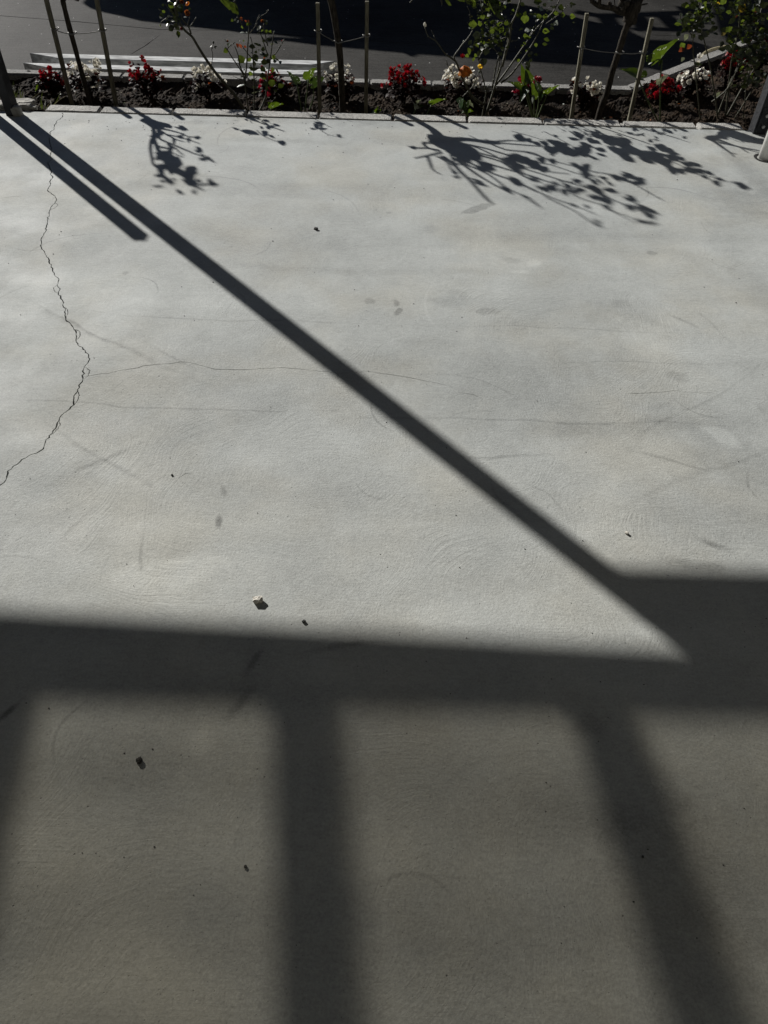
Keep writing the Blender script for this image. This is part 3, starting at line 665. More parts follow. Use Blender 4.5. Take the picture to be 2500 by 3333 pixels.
# ------------------------------------------------------------------ leaves
PROF = [(0.0, 0.02), (0.13, 0.52), (0.30, 0.93), (0.50, 1.0), (0.72, 0.70), (0.88, 0.33), (1.0, 0.0)]
def leaf_bm(bm, p0, ax, hw, nrm, fold=0.18, curl=0.12, ruffle=0.0, seed=0):
    L = ax.length; W = hw.length; rows = []
    for i, (t_, s) in enumerate(PROF):
        c = p0 + ax * t_ - nrm * (curl * L * (t_ - 0.4) ** 2)
        e = nrm * (fold * W * s)
        rr = 1 + ruffle * math.sin(seed + i * 2.3)
        if s <= 0.03: rows.append([bm.verts.new(c)])
        else: rows.append([bm.verts.new(c - hw * s * rr + e), bm.verts.new(c), bm.verts.new(c + hw * s * (2 - rr) + e * (1 + ruffle))])
    for a, b_ in zip(rows, rows[1:]):
        if len(a) == 1 and len(b_) == 3: bm.faces.new((a[0], b_[1], b_[0])); bm.faces.new((a[0], b_[2], b_[1]))
        elif len(a) == 3 and len(b_) == 3: bm.faces.new((a[0], a[1], b_[1], b_[0])); bm.faces.new((a[1], a[2], b_[2], b_[1]))
        elif len(a) == 3: bm.faces.new((a[0], a[1], b_[0])); bm.faces.new((a[1], a[2], b_[0]))
def leaf(parent, p0, p1, hw, m='rose_leaf', name='leaf', **k):
    ax = p1 - p0; n = ax.cross(hw); n = n.normalized() if n.length > 1e-9 else Vector((0, 0, 1))
    if n.z < 0: n = -n
    bm = bmesh.new(); leaf_bm(bm, p0, ax, hw, n, ruffle=0.12, seed=random.random() * 6, **k)
    return obj(name, bm, m, parent, smooth=True)
def shadow_leaf(parent, q, Z, Y, m, jit=0.12):
    x0, y0, x1, y1, wd = q
    a = Z(x0, y0); b_ = Z(x1, y1); Yc = Y + R_(-jit, jit); sl_ = R_(-0.03, 0.03)
    p0, p1 = S(*a, Yc - sl_), S(*b_, Yc + sl_)
    mx, my = (a[0] + b_[0]) / 2, (a[1] + b_[1]) / 2; dx, dy = b_[0] - a[0], b_[1] - a[1]; L = math.hypot(dx, dy) or 1
    s = wd * 1.08 / Z.k / 2; ti = R_(-0.015, 0.015)
    hw = S(mx - dy / L * s, my + dx / L * s, Yc + ti) - S(mx, my, Yc)
    return leaf(parent, p0, p1, hw, m)
def view_leaf(parent, q, Z, Y, m, jit=0.05):
    x0, y0, x1, y1, wd = q
    a = Z(x0, y0); b_ = Z(x1, y1); Yc = Y + R_(-jit, jit); sl_ = R_(-0.012, 0.012)
    p0, p1 = A(*a, Yc - sl_), A(*b_, Yc + sl_)
    mx, my = (a[0] + b_[0]) / 2, (a[1] + b_[1]) / 2; dx, dy = b_[0] - a[0], b_[1] - a[1]; L = math.hypot(dx, dy) or 1
    s = wd * 1.12 / Z.k / 2
    hw = A(mx - dy / L * s, my + dx / L * s, Yc + R_(-0.018, 0.018)) - A(mx, my, Yc)
    return leaf(parent, p0, p1, hw, m)
def cane(parent, l, r0, r1, m, name='stem', thorns=0, k=2, n=6):
    bm = bmesh.new(); pts = smoothpts(l, k); tube(bm, pts, (r0, r1), n)
    for i in range(thorns):
        j = random.randrange(1, len(pts) - 1); p = pts[j]; d = (pts[j + 1] - pts[j - 1]).normalized()
        o = d.orthogonal().normalized(); o = Matrix.Rotation(R_(0, 6.28), 3, d) @ o
        rr = r0 + (r1 - r0) * j / len(pts)
        tube(bm, [p + o * rr * 0.5, p + o * (rr + 0.008) - d * 0.003], (0.003, 0.0004), 4)
    return obj(name, bm, m, parent, smooth=True)

# ------------------------------------------------------------------ young trees with their stakes
ZA = Zoom(440, 340, 5.53); ZB = Zoom(1300, 360, 3.607); ZC = Zoom(1700, 460, 3.318); ZE = Zoom(1600, 370, 3.607); ZF = Zoom(2000, 400, 3.318); ZG = Zoom(740, 350, 3.95)
YT = 5.44
def soil_at(p): return Vector((p.x, p.y, ZS - 0.03))
def grounded(l, Y):                                     # a pixel line at distance Y, carried down into the soil
    pts = [A(*q, Y) for q in l]; d = (pts[1] - pts[0]); k = (ZS - 0.03 - pts[0].z) / d.z if d.z else 0
    return [pts[0] + d * max(-3, min(0, k))] + pts if k < 0 else pts
def tree(label, vis, r, Y, above, Z, branches, leaves, m, jit, head=()):
    base = grounded(vis, Y)
    t = thing('young_tree', label, 'tree', base[0], 'young trees tied between stakes')
    line = base + [S(*Z(*q), Y) for q in above]
    rr = [r * 1.15] + [r] * (len(base) - 1) + [r * 1.05] * len(above)
    bm = bmesh.new(); sp = smoothpts(line, 4)
    rs = [max(0.004, np.interp(i / (len(sp) - 1), [j / (len(line) - 1) for j in range(len(line))], rr) * (1 + 0.18 * noise.noise(Vector((i * 0.55, r * 99, 0))))) for i in range(len(sp))]
    tube(bm, sp, rs, 12)
    for (q, s) in head:
        rock(bm, q, s, random.random() * 20, 0.55, 2)
    obj('trunk', bm, 'bark', t, smooth=True)
    for l, r0, r1, ZZ in branches:
        j = R_(-jit, jit); n = len(l)
        pts = [S(*ZZ(*q), Y + j * i / max(1, n - 1)) for i, q in enumerate(l)]
        cane(t, pts, r0 * 1.35, r1 * 1.45, 'bark', 'branch')
    for q, ZZ in leaves:
        shadow_leaf(t, q, ZZ, Y, m, jit)
        if R_(0, 1) < .22:
            dx_, dy_ = R_(-.5, .5) * (q[2] - q[0]), R_(-.7, .7) * q[4]; w_ = q[4] * R_(.35, .7)
            shadow_leaf(t, (q[0] + dx_, q[1] + dx_ * .3 + dy_, q[2] + dx_, q[3] + dx_ * .4 + dy_, w_), ZZ, Y, m, jit)
    return t
def stake(px, label, Y=YT, wdt=0.028, top=None, lean=0.0):
    (xb, yb), (xt, yt) = px
    a, b_ = grounded([(xb, yb), (xt, yt)], Y)[0], A(xt, yt, Y)
    if top is not None:
        d = b_ - a; b_ = a + d * ((top - a.z) / d.z)
    bm = bmesh.new(); d = (b_ - a).normalized(); q = d.to_track_quat('Z', 'Y').to_matrix()
    box(bm, (0, 0, 0), (wdt, wdt * 0.85, (b_ - a).length), bevel=0.002)
    for v in bm.verts: v.co.x += 0.002 * noise.noise(v.co * 9 + Vector((xb, 0, 0)))
    bmesh.ops.rotate(bm, cent=(0, 0, 0), matrix=q, verts=bm.verts); bmesh.ops.translate(bm, vec=(a + b_) / 2, verts=bm.verts)
    me_c = (a + b_) / 2
    bmesh.ops.translate(bm, vec=-me_c, verts=bm.verts)
    o = obj('timber_stake', bm, 'grey_weathered_timber'); o.location = me_c
    return tag(o, label, 'stake', 'stakes beside the young trees')
stake(((237, 347), (151, 0)), 'timber stake on the left of the trunk that stands before the beams\' slanted left ends', top=0.455)
stake(((380, 350), (315, 0)), 'timber stake on the right of the trunk that stands before the beams\' slanted left ends', top=0.455)
stake(((1041, 364), (1034, 0)), 'timber stake standing against the spotted arum leaves, left of the middle trunk', top=0.455)
stake(((1191, 366), (1195, 0)), 'timber stake standing alone before bare kerb, right of the middle trunk', top=0.47)
stake(((1858, 392), (1911, 43)), 'timber stake with its cut top in view, left of the knobbly pollarded trunk', wdt=0.027)
stake(((2046, 397), (2123, 59)), 'timber stake with its cut top in view, between the pollarded trunk and tall arum leaf', wdt=0.027)

head1 = S(*ZA(310, 340), YT)
T1b = [([(310, 400), (335, 460), (330, 600), (290, 650), (275, 800), (300, 950), (340, 1100), (470, 1180)], .008, .004), ([(330, 420), (400, 430), (560, 450), (720, 490), (850, 530), (960, 580), (1180, 595)], .008, .003),
       ([(400, 430), (560, 540), (640, 580), (760, 640), (880, 670)], .006, .003), ([(420, 440), (430, 590), (480, 640), (700, 730), (860, 800), (1080, 890), (1220, 930), (1330, 980), (1440, 1050)], .007, .003),
       ([(330, 600), (390, 740), (480, 770), (600, 790), (700, 780)], .008, .004), ([(390, 740), (450, 880), (600, 1000), (700, 1200), (860, 1290), (1080, 1440), (1250, 1440), (1480, 1430)], .009, .004),
       ([(330, 980), (480, 990)], .005, .003), ([(560, 540), (760, 580), (900, 620), (980, 640), (1170, 710)], .005, .003), ([(460, 520), (380, 560), (270, 575)], .010, .004), ([(310, 330), (430, 350), (590, 385)], .022, .016),
       ([(480, 490), (380, 560), (330, 620), (350, 720)], .009, .007), ([(700, 880), (780, 920), (870, 950)], .004, .003), ([(720, 780), (790, 850), (870, 910)], .004, .003), ([(700, 620), (700, 700)], .006, .004)]
T1l = [(790, 380, 950, 460, 50), (760, 430, 900, 460, 25), (1060, 590, 1190, 600, 40), (740, 570, 880, 610, 40), (830, 520, 880, 570, 40), (930, 610, 1000, 640, 40), (940, 660, 990, 680, 30), (1090, 770, 1220, 860, 40), (1070, 830, 1200, 860, 40), (1150, 990, 1330, 990, 35), (1190, 900, 1240, 940, 40), (1280, 920, 1440, 1050, 30),
       (600, 750, 690, 800, 60), (580, 820, 680, 880, 60), (370, 930, 480, 960, 50), (340, 970, 490, 1000, 25), (430, 860, 640, 920, 70), (470, 950, 700, 1000, 130), (560, 1000, 860, 1080, 120), (520, 1060, 760, 1130, 130), (640, 1100, 740, 1230, 130), (560, 900, 690, 1000, 110), (760, 1100, 840, 1120, 40), (480, 930, 640, 1060, 120),
       (900, 1150, 1120, 1240, 120), (880, 1200, 1060, 1340, 130), (960, 1120, 1100, 1230, 110), (780, 1160, 900, 1250, 40), (760, 1220, 900, 1300, 40), (840, 1350, 1110, 1480, 50), (1050, 1360, 1110, 1480, 50), (1100, 1350, 1200, 1400, 40), (1310, 1350, 1370, 1440, 60), (1330, 1410, 1500, 1450, 50),
       (360, 1100, 550, 1170, 80), (400, 1140, 530, 1240, 70), (350, 1280, 500, 1270, 50), (440, 1230, 560, 1320, 60), (520, 1320, 640, 1360, 50), (440, 1370, 580, 1390, 30), (580, 1380, 720, 1420, 50), (600, 1400, 650, 1440, 40), (650, 1330, 720, 1360, 30), (310, 1470, 530, 1475, 30), (740, 1530, 880, 1620, 40), (1020, 1580, 1110, 1560, 60)]
tree('slender young tree with a bare trunk between stakes before the beams\' slanted left ends', [(297, 347), (270, 251), (239, 137), (227, 94), (212, 35), (204, 0)], 0.0165, YT, [(200, 230), (270, 300), (320, 390)], ZA,
     [(l, a, b_, ZA) for l, a, b_ in T1b], [((q[0] - .08 * (q[2] - q[0]), q[1] - .08 * (q[3] - q[1]), q[2] + .08 * (q[2] - q[0]), q[3] + .08 * (q[3] - q[1]), q[4] * 1.55), ZA) for q in T1l], 'shade_dark_leaf', 0.10, [(head1, (.038, .035, .055))])

T2b = [([(470, 300), (360, 290), (380, 350), (440, 410), (520, 450)], .009, .007), ([(480, 400), (300, 375), (310, 420), (420, 470)], .007, .005), ([(480, 470), (320, 440), (180, 440), (100, 415)], .007, .003), ([(500, 490), (330, 530), (180, 560)], .006, .003),
       ([(330, 530), (370, 640), (400, 700), (500, 755)], .006, .003), ([(480, 540), (560, 600), (610, 690)], .005, .003), ([(520, 540), (640, 630), (720, 720), (840, 830), (1000, 1010), (1075, 1078)], .008, .006), ([(640, 640), (760, 620), (820, 640)], .005, .003),
       ([(660, 560), (800, 670), (960, 780), (1150, 890), (1340, 985)], .008, .004), ([(800, 640), (1050, 750), (1250, 900), (1400, 975), (1530, 1025), (1659, 1140)], .006, .003), ([(800, 600), (1100, 740), (1280, 800), (1400, 850), (1560, 920), (1659, 970)], .007, .004),
       ([(800, 560), (1100, 640), (1300, 700), (1450, 740), (1659, 800)], .007, .005), ([(800, 460), (1000, 540), (1200, 600), (1350, 700), (1500, 790), (1659, 840)], .007, .005), ([(720, 380), (1000, 440), (1200, 500), (1400, 560), (1659, 640)], .007, .005),
       ([(620, 340), (760, 335), (900, 350), (1050, 372), (1150, 375)], .014, .012), ([(1130, 365), (1300, 350), (1400, 360)], .005, .003), ([(1150, 380), (1300, 390), (1659, 420)], .005, .004), ([(1050, 380), (1250, 460), (1450, 480), (1659, 540)], .006, .004), ([(940, 350), (820, 290)], .004, .003),
       ([(680, 370), (850, 410), (1100, 520), (1300, 640), (1450, 720)], .006, .004), ([(740, 450), (950, 500), (1180, 560), (1400, 600), (1659, 650)], .006, .005), ([(600, 500), (660, 640), (740, 740)], .005, .003), ([(440, 540), (480, 560), (620, 640)], .005, .003)]
T2c = [([(0, 110), (120, 125), (250, 185), (330, 210), (480, 250), (600, 280), (760, 325), (920, 350)], .005, .003), ([(0, 290), (200, 350), (420, 420), (620, 480), (800, 540), (1000, 640), (1120, 690), (1300, 760), (1450, 810)], .005, .003),
       ([(0, 340), (150, 400), (330, 450), (500, 510), (560, 580), (700, 640), (840, 680), (1000, 760), (1200, 830)], .005, .003), ([(0, 460), (100, 520), (250, 580), (400, 640), (560, 690), (800, 790)], .005, .003), ([(250, 600), (460, 700), (600, 770), (720, 860), (870, 930)], .004, .003),
       ([(0, 590), (80, 640), (200, 715)], .003, .002), ([(0, 220), (300, 250), (580, 345), (800, 380)], .004, .003), ([(0, 270), (300, 330), (500, 350)], .004, .003), ([(760, 330), (950, 360), (1240, 480), (1380, 560), (1530, 640)], .004, .003), ([(940, 740), (1100, 820), (1220, 880)], .003, .002), ([(400, 430), (600, 450), (740, 520)], .004, .003)]
T2l = [(110, 420, 220, 450, 35), (860, 830, 1060, 895, 35), (610, 720, 700, 740, 30), (620, 770, 740, 780, 30), (600, 690, 660, 720, 30), (1180, 880, 1350, 990, 35), (1440, 1000, 1540, 1030, 25), (1280, 800, 1470, 890, 70), (1250, 520, 1500, 560, 60), (1200, 560, 1400, 620, 80), (1350, 560, 1600, 620, 80), (1300, 620, 1500, 680, 70), (1300, 660, 1450, 720, 60), (1500, 580, 1659, 620, 50), (900, 600, 1130, 660, 70), (950, 650, 1150, 700, 60), (880, 650, 1050, 720, 60), (700, 560, 860, 600, 60), (1480, 620, 1659, 690, 50), (980, 360, 1080, 380, 50), (650, 540, 760, 600, 60), (760, 470, 900, 540, 80), (720, 420, 880, 480, 70), (560, 470, 720, 540, 80), (620, 350, 720, 390, 50), (1600, 880, 1659, 920, 40)]
T2m = [(270, 190, 380, 240, 50), (150, 180, 260, 220, 60), (150, 270, 300, 310, 60), (60, 220, 160, 250, 60), (510, 230, 640, 280, 40), (580, 280, 740, 320, 70), (640, 250, 740, 300, 60), (620, 330, 760, 380, 60), (640, 370, 700, 395, 25), (720, 400, 840, 480, 40), (530, 410, 660, 440, 40), (820, 380, 940, 410, 30), (900, 430, 1000, 485, 25), (930, 350, 1100, 430, 50), (1020, 380, 1180, 440, 40), (1100, 350, 1250, 420, 50), (1150, 440, 1360, 460, 45), (1200, 390, 1340, 450, 60), (1060, 350, 1200, 390, 30),
       (170, 490, 320, 550, 50), (240, 470, 400, 540, 60), (330, 430, 380, 500, 50), (400, 520, 500, 570, 70), (430, 450, 560, 520, 40), (520, 540, 640, 550, 50), (560, 500, 700, 540, 40), (50, 390, 200, 440, 35), (680, 470, 840, 520, 50), (740, 520, 900, 580, 60), (860, 510, 1050, 560, 45), (700, 580, 860, 630, 50), (800, 600, 960, 650, 70), (880, 640, 1000, 670, 50), (850, 680, 970, 720, 50), (1080, 600, 1270, 650, 40), (1140, 590, 1230, 640, 40), (1090, 680, 1250, 740, 60), (1220, 700, 1400, 750, 50), (1300, 720, 1500, 800, 40), (1290, 760, 1460, 840, 50), (1220, 850, 1330, 870, 40), (1280, 870, 1490, 890, 35), (500, 670, 610, 710, 35), (660, 690, 750, 720, 35), (770, 850, 860, 880, 40), (760, 880, 870, 930, 30)]
tree('young tree with a twisting trunk between the two stakes in the middle of the bed', [(1115, 366), (1113, 300), (1106, 176), (1095, 98), (1077, 0)], 0.0215, YT, [(470, 300), (560, 350), (640, 420)], ZB,
     [(l, a, b_, ZB) for l, a, b_ in T2b] + [(l, a, b_, ZC) for l, a, b_ in T2c], [(q[:4] + (q[4] * 1.12,), ZB) for q in T2l] + [(q[:4] + (q[4] * 1.12,), ZC) for q in T2m], 'shade_dark_leaf', 0.16,
     [(S(*ZB(590, 390), YT), (.075, .06, .06)), (S(*ZB(680, 440), YT), (.08, .07, .06)), (S(*ZB(770, 500), YT + .05), (.05, .05, .05))])

t3 = tree('knobbly pollarded tree, its head of stubs in view between the two right-hand stakes', [(1944, 392), (1960, 340), (1977, 296), (1993, 234), (2014, 169), (2027, 125), (2040, 85), (2052, 50)], 0.0205, YT, [], ZF,
     [([(1300, 150), (1400, 180), (1650, 225), (1800, 260)], .022, .012, ZF), ([(1050, 180), (1150, 250), (1250, 320), (1320, 335)], .009, .003, ZF), ([(1050, 150), (1200, 210), (1350, 260), (1570, 300)], .010, .005, ZF), ([(1250, 320), (1300, 370)], .003, .002, ZF), ([(1350, 260), (1450, 325)], .004, .003, ZF), ([(1400, 150), (1620, 175)], .004, .003, ZF), ([(1130, 215), (1300, 250), (1480, 300), (1600, 330)], .006, .003, ZF)],
     [], 'shade_dark_leaf', 0.05, [(A(2056, 40, YT), (.042, .04, .07)), (A(2050, 62, YT), (.03, .03, .045)), (A(2072, 20, YT), (.028, .028, .045)), (A(2030, 28, YT - .02), (.018, .018, .022)), (A(2040, 12, YT - .02), (.02, .02, .022)), (A(2064, 68, YT - .02), (.018, .02, .022))])
def arm(l, r0, r1, knobs=()):
    bm = bmesh.new(); pts = [A(*ZP(x, y), YT + d) for x, y, d in l]; tube(bm, smoothpts(pts, 3), (r0, r1), 8)
    for x, y, s in knobs: rock(bm, A(*ZP(x, y), YT - 0.01), (s, s, s * 1.2), x, 0.5, 2)
    obj('branch', bm, 'bark', t3, smooth=True)
arm([(760, 190, 0), (620, 170, 0), (540, 125, -.01), (450, 108, -.02), (350, 98, -.02), (270, 62, -.02), (205, 5, -.01), (180, -60, 0)], .020, .0105, [(465, 70, .014), (462, 45, .009), (205, 15, .011)])
arm([(330, 90, -.02), (310, 20, -.03), (330, -60, -.03)], .008, .006); arm([(545, 120, -.01), (540, 30, 0), (535, -80, 0)], .004, .003)
arm([(820, 120, 0), (880, 60, 0), (930, -10, .01), (960, -90, .02)], .020, .013, [(870, 40, .013)])
arm([(700, 60, 0), (690, 0, 0), (640, -60, 0)], .014, .006); arm([(800, 60, 0), (800, 0, .01), (780, -80, .03)], .014, .008); arm([(700, 40, 0), (640, 10, -.01), (620, -30, -.02)], .006, .004)

def tie(pa, pt, pb, label, Y=YT):
    bm = bmesh.new(); o = 0.018
    a, c, b_ = A(*pa, Y - o), A(*pt, Y - o), A(*pb, Y - o)
    m1 = (a + c) / 2 + Vector((0, 0, -0.006)); m2 = (b_ + c) / 2 + Vector((0, 0, -0.005))
    tube(bm, smoothpts([a, m1, c, m2, b_], 5), 0.0028, 6)
    for p, r in ((a, .024), (b_, .024), (c, .026)):
        cc = Vector((p.x, Y, p.z))
        tube(bm, [cc + Vector((math.cos(6.2832 * k / 14) * r, math.sin(6.2832 * k / 14) * r, 0.004 * math.sin(k))) for k in range(15)], 0.0032, 5)
    tube(bm, [a, a + Vector((0.004, -0.01, -0.045))], 0.002, 5)
    return tag(obj('tie_wire', bm, 'tie_wire', smooth=True), label, 'tie', 'ties holding the trees to their stakes')
tie(Z1(450, 245), Z1(595, 280), Z1(845, 255), 'grey tie from stake to stake round the slender trunk before the beams\' left ends')
tie(Z2(1238, 262), Z2(1405, 350), Z2(1640, 300), 'grey tie from stake to stake round the twisting trunk in the middle of the bed')
tie(ZP(60, 700), ZP(625, 775), ZP(970, 770), 'grey tie from stake to stake round the knobbly pollarded trunk')

# ------------------------------------------------------------------ flowers
def petal(bm, c, d, nrm, L, W, cup):
    s = d.cross(nrm).normalized()
    rows = []
    for t_, k in ((0.05, 0.25), (0.45, 0.9), (0.8, 0.95), (1.0, 0.5)):
        p = c + d * (L * t_) + nrm * (cup * L * t_ * t_)
        rows.append([bm.verts.new(p - s * W * k / 2 + nrm * 0.12 * W * k), bm.verts.new(p), bm.verts.new(p + s * W * k / 2 + nrm * 0.12 * W * k)])
    for a, b_ in zip(rows, rows[1:]):
        bm.faces.new((a[0], a[1], b_[1], b_[0])); bm.faces.new((a[1], a[2], b_[2], b_[1]))
def bloom_mesh(name, m, n, L, W, cup, layers=1, centre=True, seed=0):
    rnd = random.Random(seed); bm = bmesh.new()
    for l in range(layers):
        for k in range(n):
            a = 6.28318 * (k + 0.5 * l + rnd.uniform(-.15, .15)) / n
            petal(bm, Vector((0, 0, 0.002 * l)), Vector((math.cos(a), math.sin(a), 0.12 * l)).normalized(), Vector((0, 0, 1)), L * (1 - 0.18 * l) * rnd.uniform(.8, 1.15), W * (1 - .12 * l), cup + 0.55 * l + rnd.uniform(-.15, .15))
    if centre:
        f0 = len(bm.faces)
        bmesh.ops.create_icosphere(bm, subdivisions=1, radius=L * 0.18, matrix=Matrix.Translation((0, 0, L * 0.12)))
        bm.faces.ensure_lookup_table()
        for f in bm.faces[f0:]: f.material_index = 1
    me = bpy.data.meshes.new(name); bm.to_mesh(me); bm.free()
    me.materials.append(MATS[m]); me.materials.append(MATS['flower_centre'])
    me.polygons.foreach_set('use_smooth', [True] * len(me.polygons)); return me
BLOOM = {c: [bloom_mesh('flower', m, n, 0.0165, 0.018, cup, lay, ct, s) for s, (n, cup, lay, ct) in enumerate([(4, .2, 1, True), (5, .5, 1, True), (4, .8, 2, False)])]
         for c, m in (('red', 'red_petal'), ('pink', 'pink_red_petal'), ('white', 'white_petal'))}
def one_leaf_mesh(name, m, L, W, seed):
    bm = bmesh.new(); leaf_bm(bm, Vector((0, 0, 0)), Vector((L, 0, 0)), Vector((0, W / 2, 0)), Vector((0, 0, 1)), 0.25, 0.5, 0.15, seed)
    me = bpy.data.meshes.new(name); bm.to_mesh(me); bm.free(); me.materials.append(MATS[m])
    me.polygons.foreach_set('use_smooth', [True] * len(me.polygons)); return me
BLEAF = [one_leaf_mesh('leaf', 'begonia_leaf', 0.040, 0.034, 1), one_leaf_mesh('leaf', 'begonia_bronze_leaf', 0.036, 0.030, 2), one_leaf_mesh('leaf', 'begonia_leaf', 0.034, 0.03, 3)]
def begonia(x0, x1, ytop, ybase, colour, label, n=30, seed=0, group='begonias along the bed kerb', zs=None):
    rnd = random.Random(seed + 100); U = rnd.uniform
    b0 = G((x0 + x1) / 2, ybase, ZS); Y = b0.y
    top = A((x0 + x1) / 2, ytop, Y).z; wx = abs(A(x1, ytop, Y).x - A(x0, ytop, Y).x) / 2
    t = thing('begonia', label, 'plant', (b0.x, b0.y, ZS), group)
    H = top - ZS; ry = wx * 0.85
    lump = [(U(0.7, 1.1), U(0, 6.28)) for _ in range(5)]
    def shell(th, u, k=1.0):
        q = 0.88 + 0.42 * noise.noise(Vector((math.cos(th) * 1.5 + seed * 5, math.sin(th) * 1.5, u * 2.4)))
        r = math.sqrt(max(0, 1 - u * u)) * q * k
        return Vector((wx * r * math.cos(th), ry * r * math.sin(th), H * (0.42 + 0.56 * u * q * k)))
    bm = bmesh.new()
    for i in range(190):
        th, u = U(0, 6.28), U(-0.6, 0.95); p = shell(th, u, U(0.35, 0.85)); p.z = max(0.015, p.z)
        d = Vector((math.cos(th + U(-1, 1)), math.sin(th + U(-1, 1)), U(-.5, .5))).normalized(); s = d.cross(Vector((0, 0, 1))).normalized()
        sc = U(.8, 1.3)
        leaf_bm(bm, p, d * 0.036 * sc, s * 0.016 * sc, s.cross(d), 0.25, 0.5)
    for i in range(9):
        a = U(0, 6.28); tube(bm, [Vector((U(-.015, .015), U(-.015, .015), -0.03)), Vector((math.cos(a) * wx * .3, math.sin(a) * ry * .3, H * .3)), Vector((math.cos(a) * wx * .5, math.sin(a) * ry * .5, H * .7))], (.005, .003), 5)
    bmesh.ops.translate(bm, vec=t.location, verts=bm.verts)
    fo = obj('foliage', bm, 'begonia_leaf', t, smooth=True); stuff(fo)
    for i in range(16):
        th, u = U(0, 6.28), U(-0.15, 0.85); p = shell(th, u, U(.85, 1.0)); o = link('leaf', rnd.choice(BLEAF), t); o.location = p
        o.rotation_euler = (U(-.6, .6), U(-.9, .3), th + U(-.8, .8)); s = U(.8, 1.25); o.scale = (s, s, s)
    clusters = [(U(0, 6.28), U(0.1, 0.98)) for _ in range(9)]
    n = int(n * 1.9)
    for i in range(n):
        if i % 3: ct = rnd.choice(clusters); th, u = ct[0] + U(-.35, .35), min(0.99, max(-.1, ct[1] + U(-.15, .15)))
        else: th, u = U(3.0, 6.4) if U(0, 1) < .6 else U(0, 6.28), U(-.1, .98)
        if math.sin(th) < -0.25 and u < 0.45 and U(0, 1) < .6: u = U(.45, .98)
        p = shell(th, u, U(.92, 1.16)); nr = Vector((p.x / wx ** 2, p.y / ry ** 2, (p.z - .42 * H) / (.56 * H) ** 2)).normalized()
        o = link('flower', rnd.choice(BLOOM[colour]), t); o.location = p
        o.rotation_euler = (Matrix.Rotation(U(-.7, .7), 3, 'X') @ Matrix.Rotation(U(-.7, .7), 3, 'Y') @ nr.to_track_quat('Z', 'Y').to_matrix()).to_euler()
        s = U(.5, 1.2); o.scale = (s, s, s * U(.7, 1.4))
    return t
for i, q in enumerate([(140, 224, 221, 318, 'red', 'dark red begonia behind the leftmost stake', 24), (228, 358, 197, 325, 'white', 'bushy white begonia behind the slender trunk on the left', 44), (436, 542, 199, 322, 'red', 'red begonia in clear soil to the right of the two left stakes', 26),
                       (622, 728, 216, 322, 'white', 'white begonia crossed by the leaning single rose stem', 34), (842, 945, 232, 322, 'pink', 'pinkish red begonia half hidden behind the thorny bare rose bush', 22), (1052, 1154, 214, 326, 'white', 'fading cream begonia behind the twisting trunk in the middle', 22),
                       (1250, 1368, 213, 334, 'red', 'red begonia standing clear right of the lone middle stake', 40), (1430, 1577, 220, 330, 'white', 'white begonia under the orange rose bloom', 48), (1664, 1760, 246, 338, 'pink', 'pinkish red begonia hidden behind the clump of arum leaves', 20),
                       (1840, 1956, 255, 340, 'white', 'white begonia behind the left stake of the pollarded tree', 30), (2087, 2208, 259, 336, 'red', 'red begonia behind the tall single arum leaf', 36), (2193, 2290, 213, 312, 'white', 'white begonia at the bend of the bed kerb beside a rose stem', 32),
                       (2322, 2404, 160, 284, 'red', 'red begonia beneath the garden hose among rose stems', 36), (2425, 2500, 128, 235, 'white', 'white begonia at the far right behind the big rose', 22)]):
    begonia(*q[:4], q[4], q[5], q[6], i)

lv, lf, lm = [], [], []; rnd = random.Random(61)
for k in range(150):
    x = rnd.uniform(-2.4, 2.6); y = rnd.uniform(5.35, far_line(x) - KW - .05); p = Vector((x, y, 0)); r = rnd.uniform(.004, .012)
    z = ZS + 0.27 * max(0, 5.47 - y) + 0.034 * noise.noise(p * 4.0) + 0.017 * noise.noise(p * 13.0 + Vector((3, 1, 0))) + 0.012
    M3 = Matrix.Rotation(rnd.uniform(0, 6.28), 3, 'Z') @ Matrix.Rotation(rnd.uniform(-.7, .7), 3, 'X'); n0 = len(lv)
    for q in ((-1, 0, 0), (-.2, -.5, .2), (1, 0, .1), (.1, .5, .25)): lv.append(Vector((x, y, z)) + M3 @ Vector(q) * r)
    lf += [(n0, n0 + 1, n0 + 2), (n0, n0 + 2, n0 + 3)]; c_ = rnd.choice((0, 0, 1, 2)); lm += [c_, c_]
me = bpy.data.meshes.new('leaf_litter'); me.from_pydata(lv, [], lf)
for q in ('dry_grass_blade', 'dry_petal', 'pale_glint_leaf'): me.materials.append(MATS[q])
me.polygons.foreach_set('material_index', lm); stuff(link('leaf_litter', me))

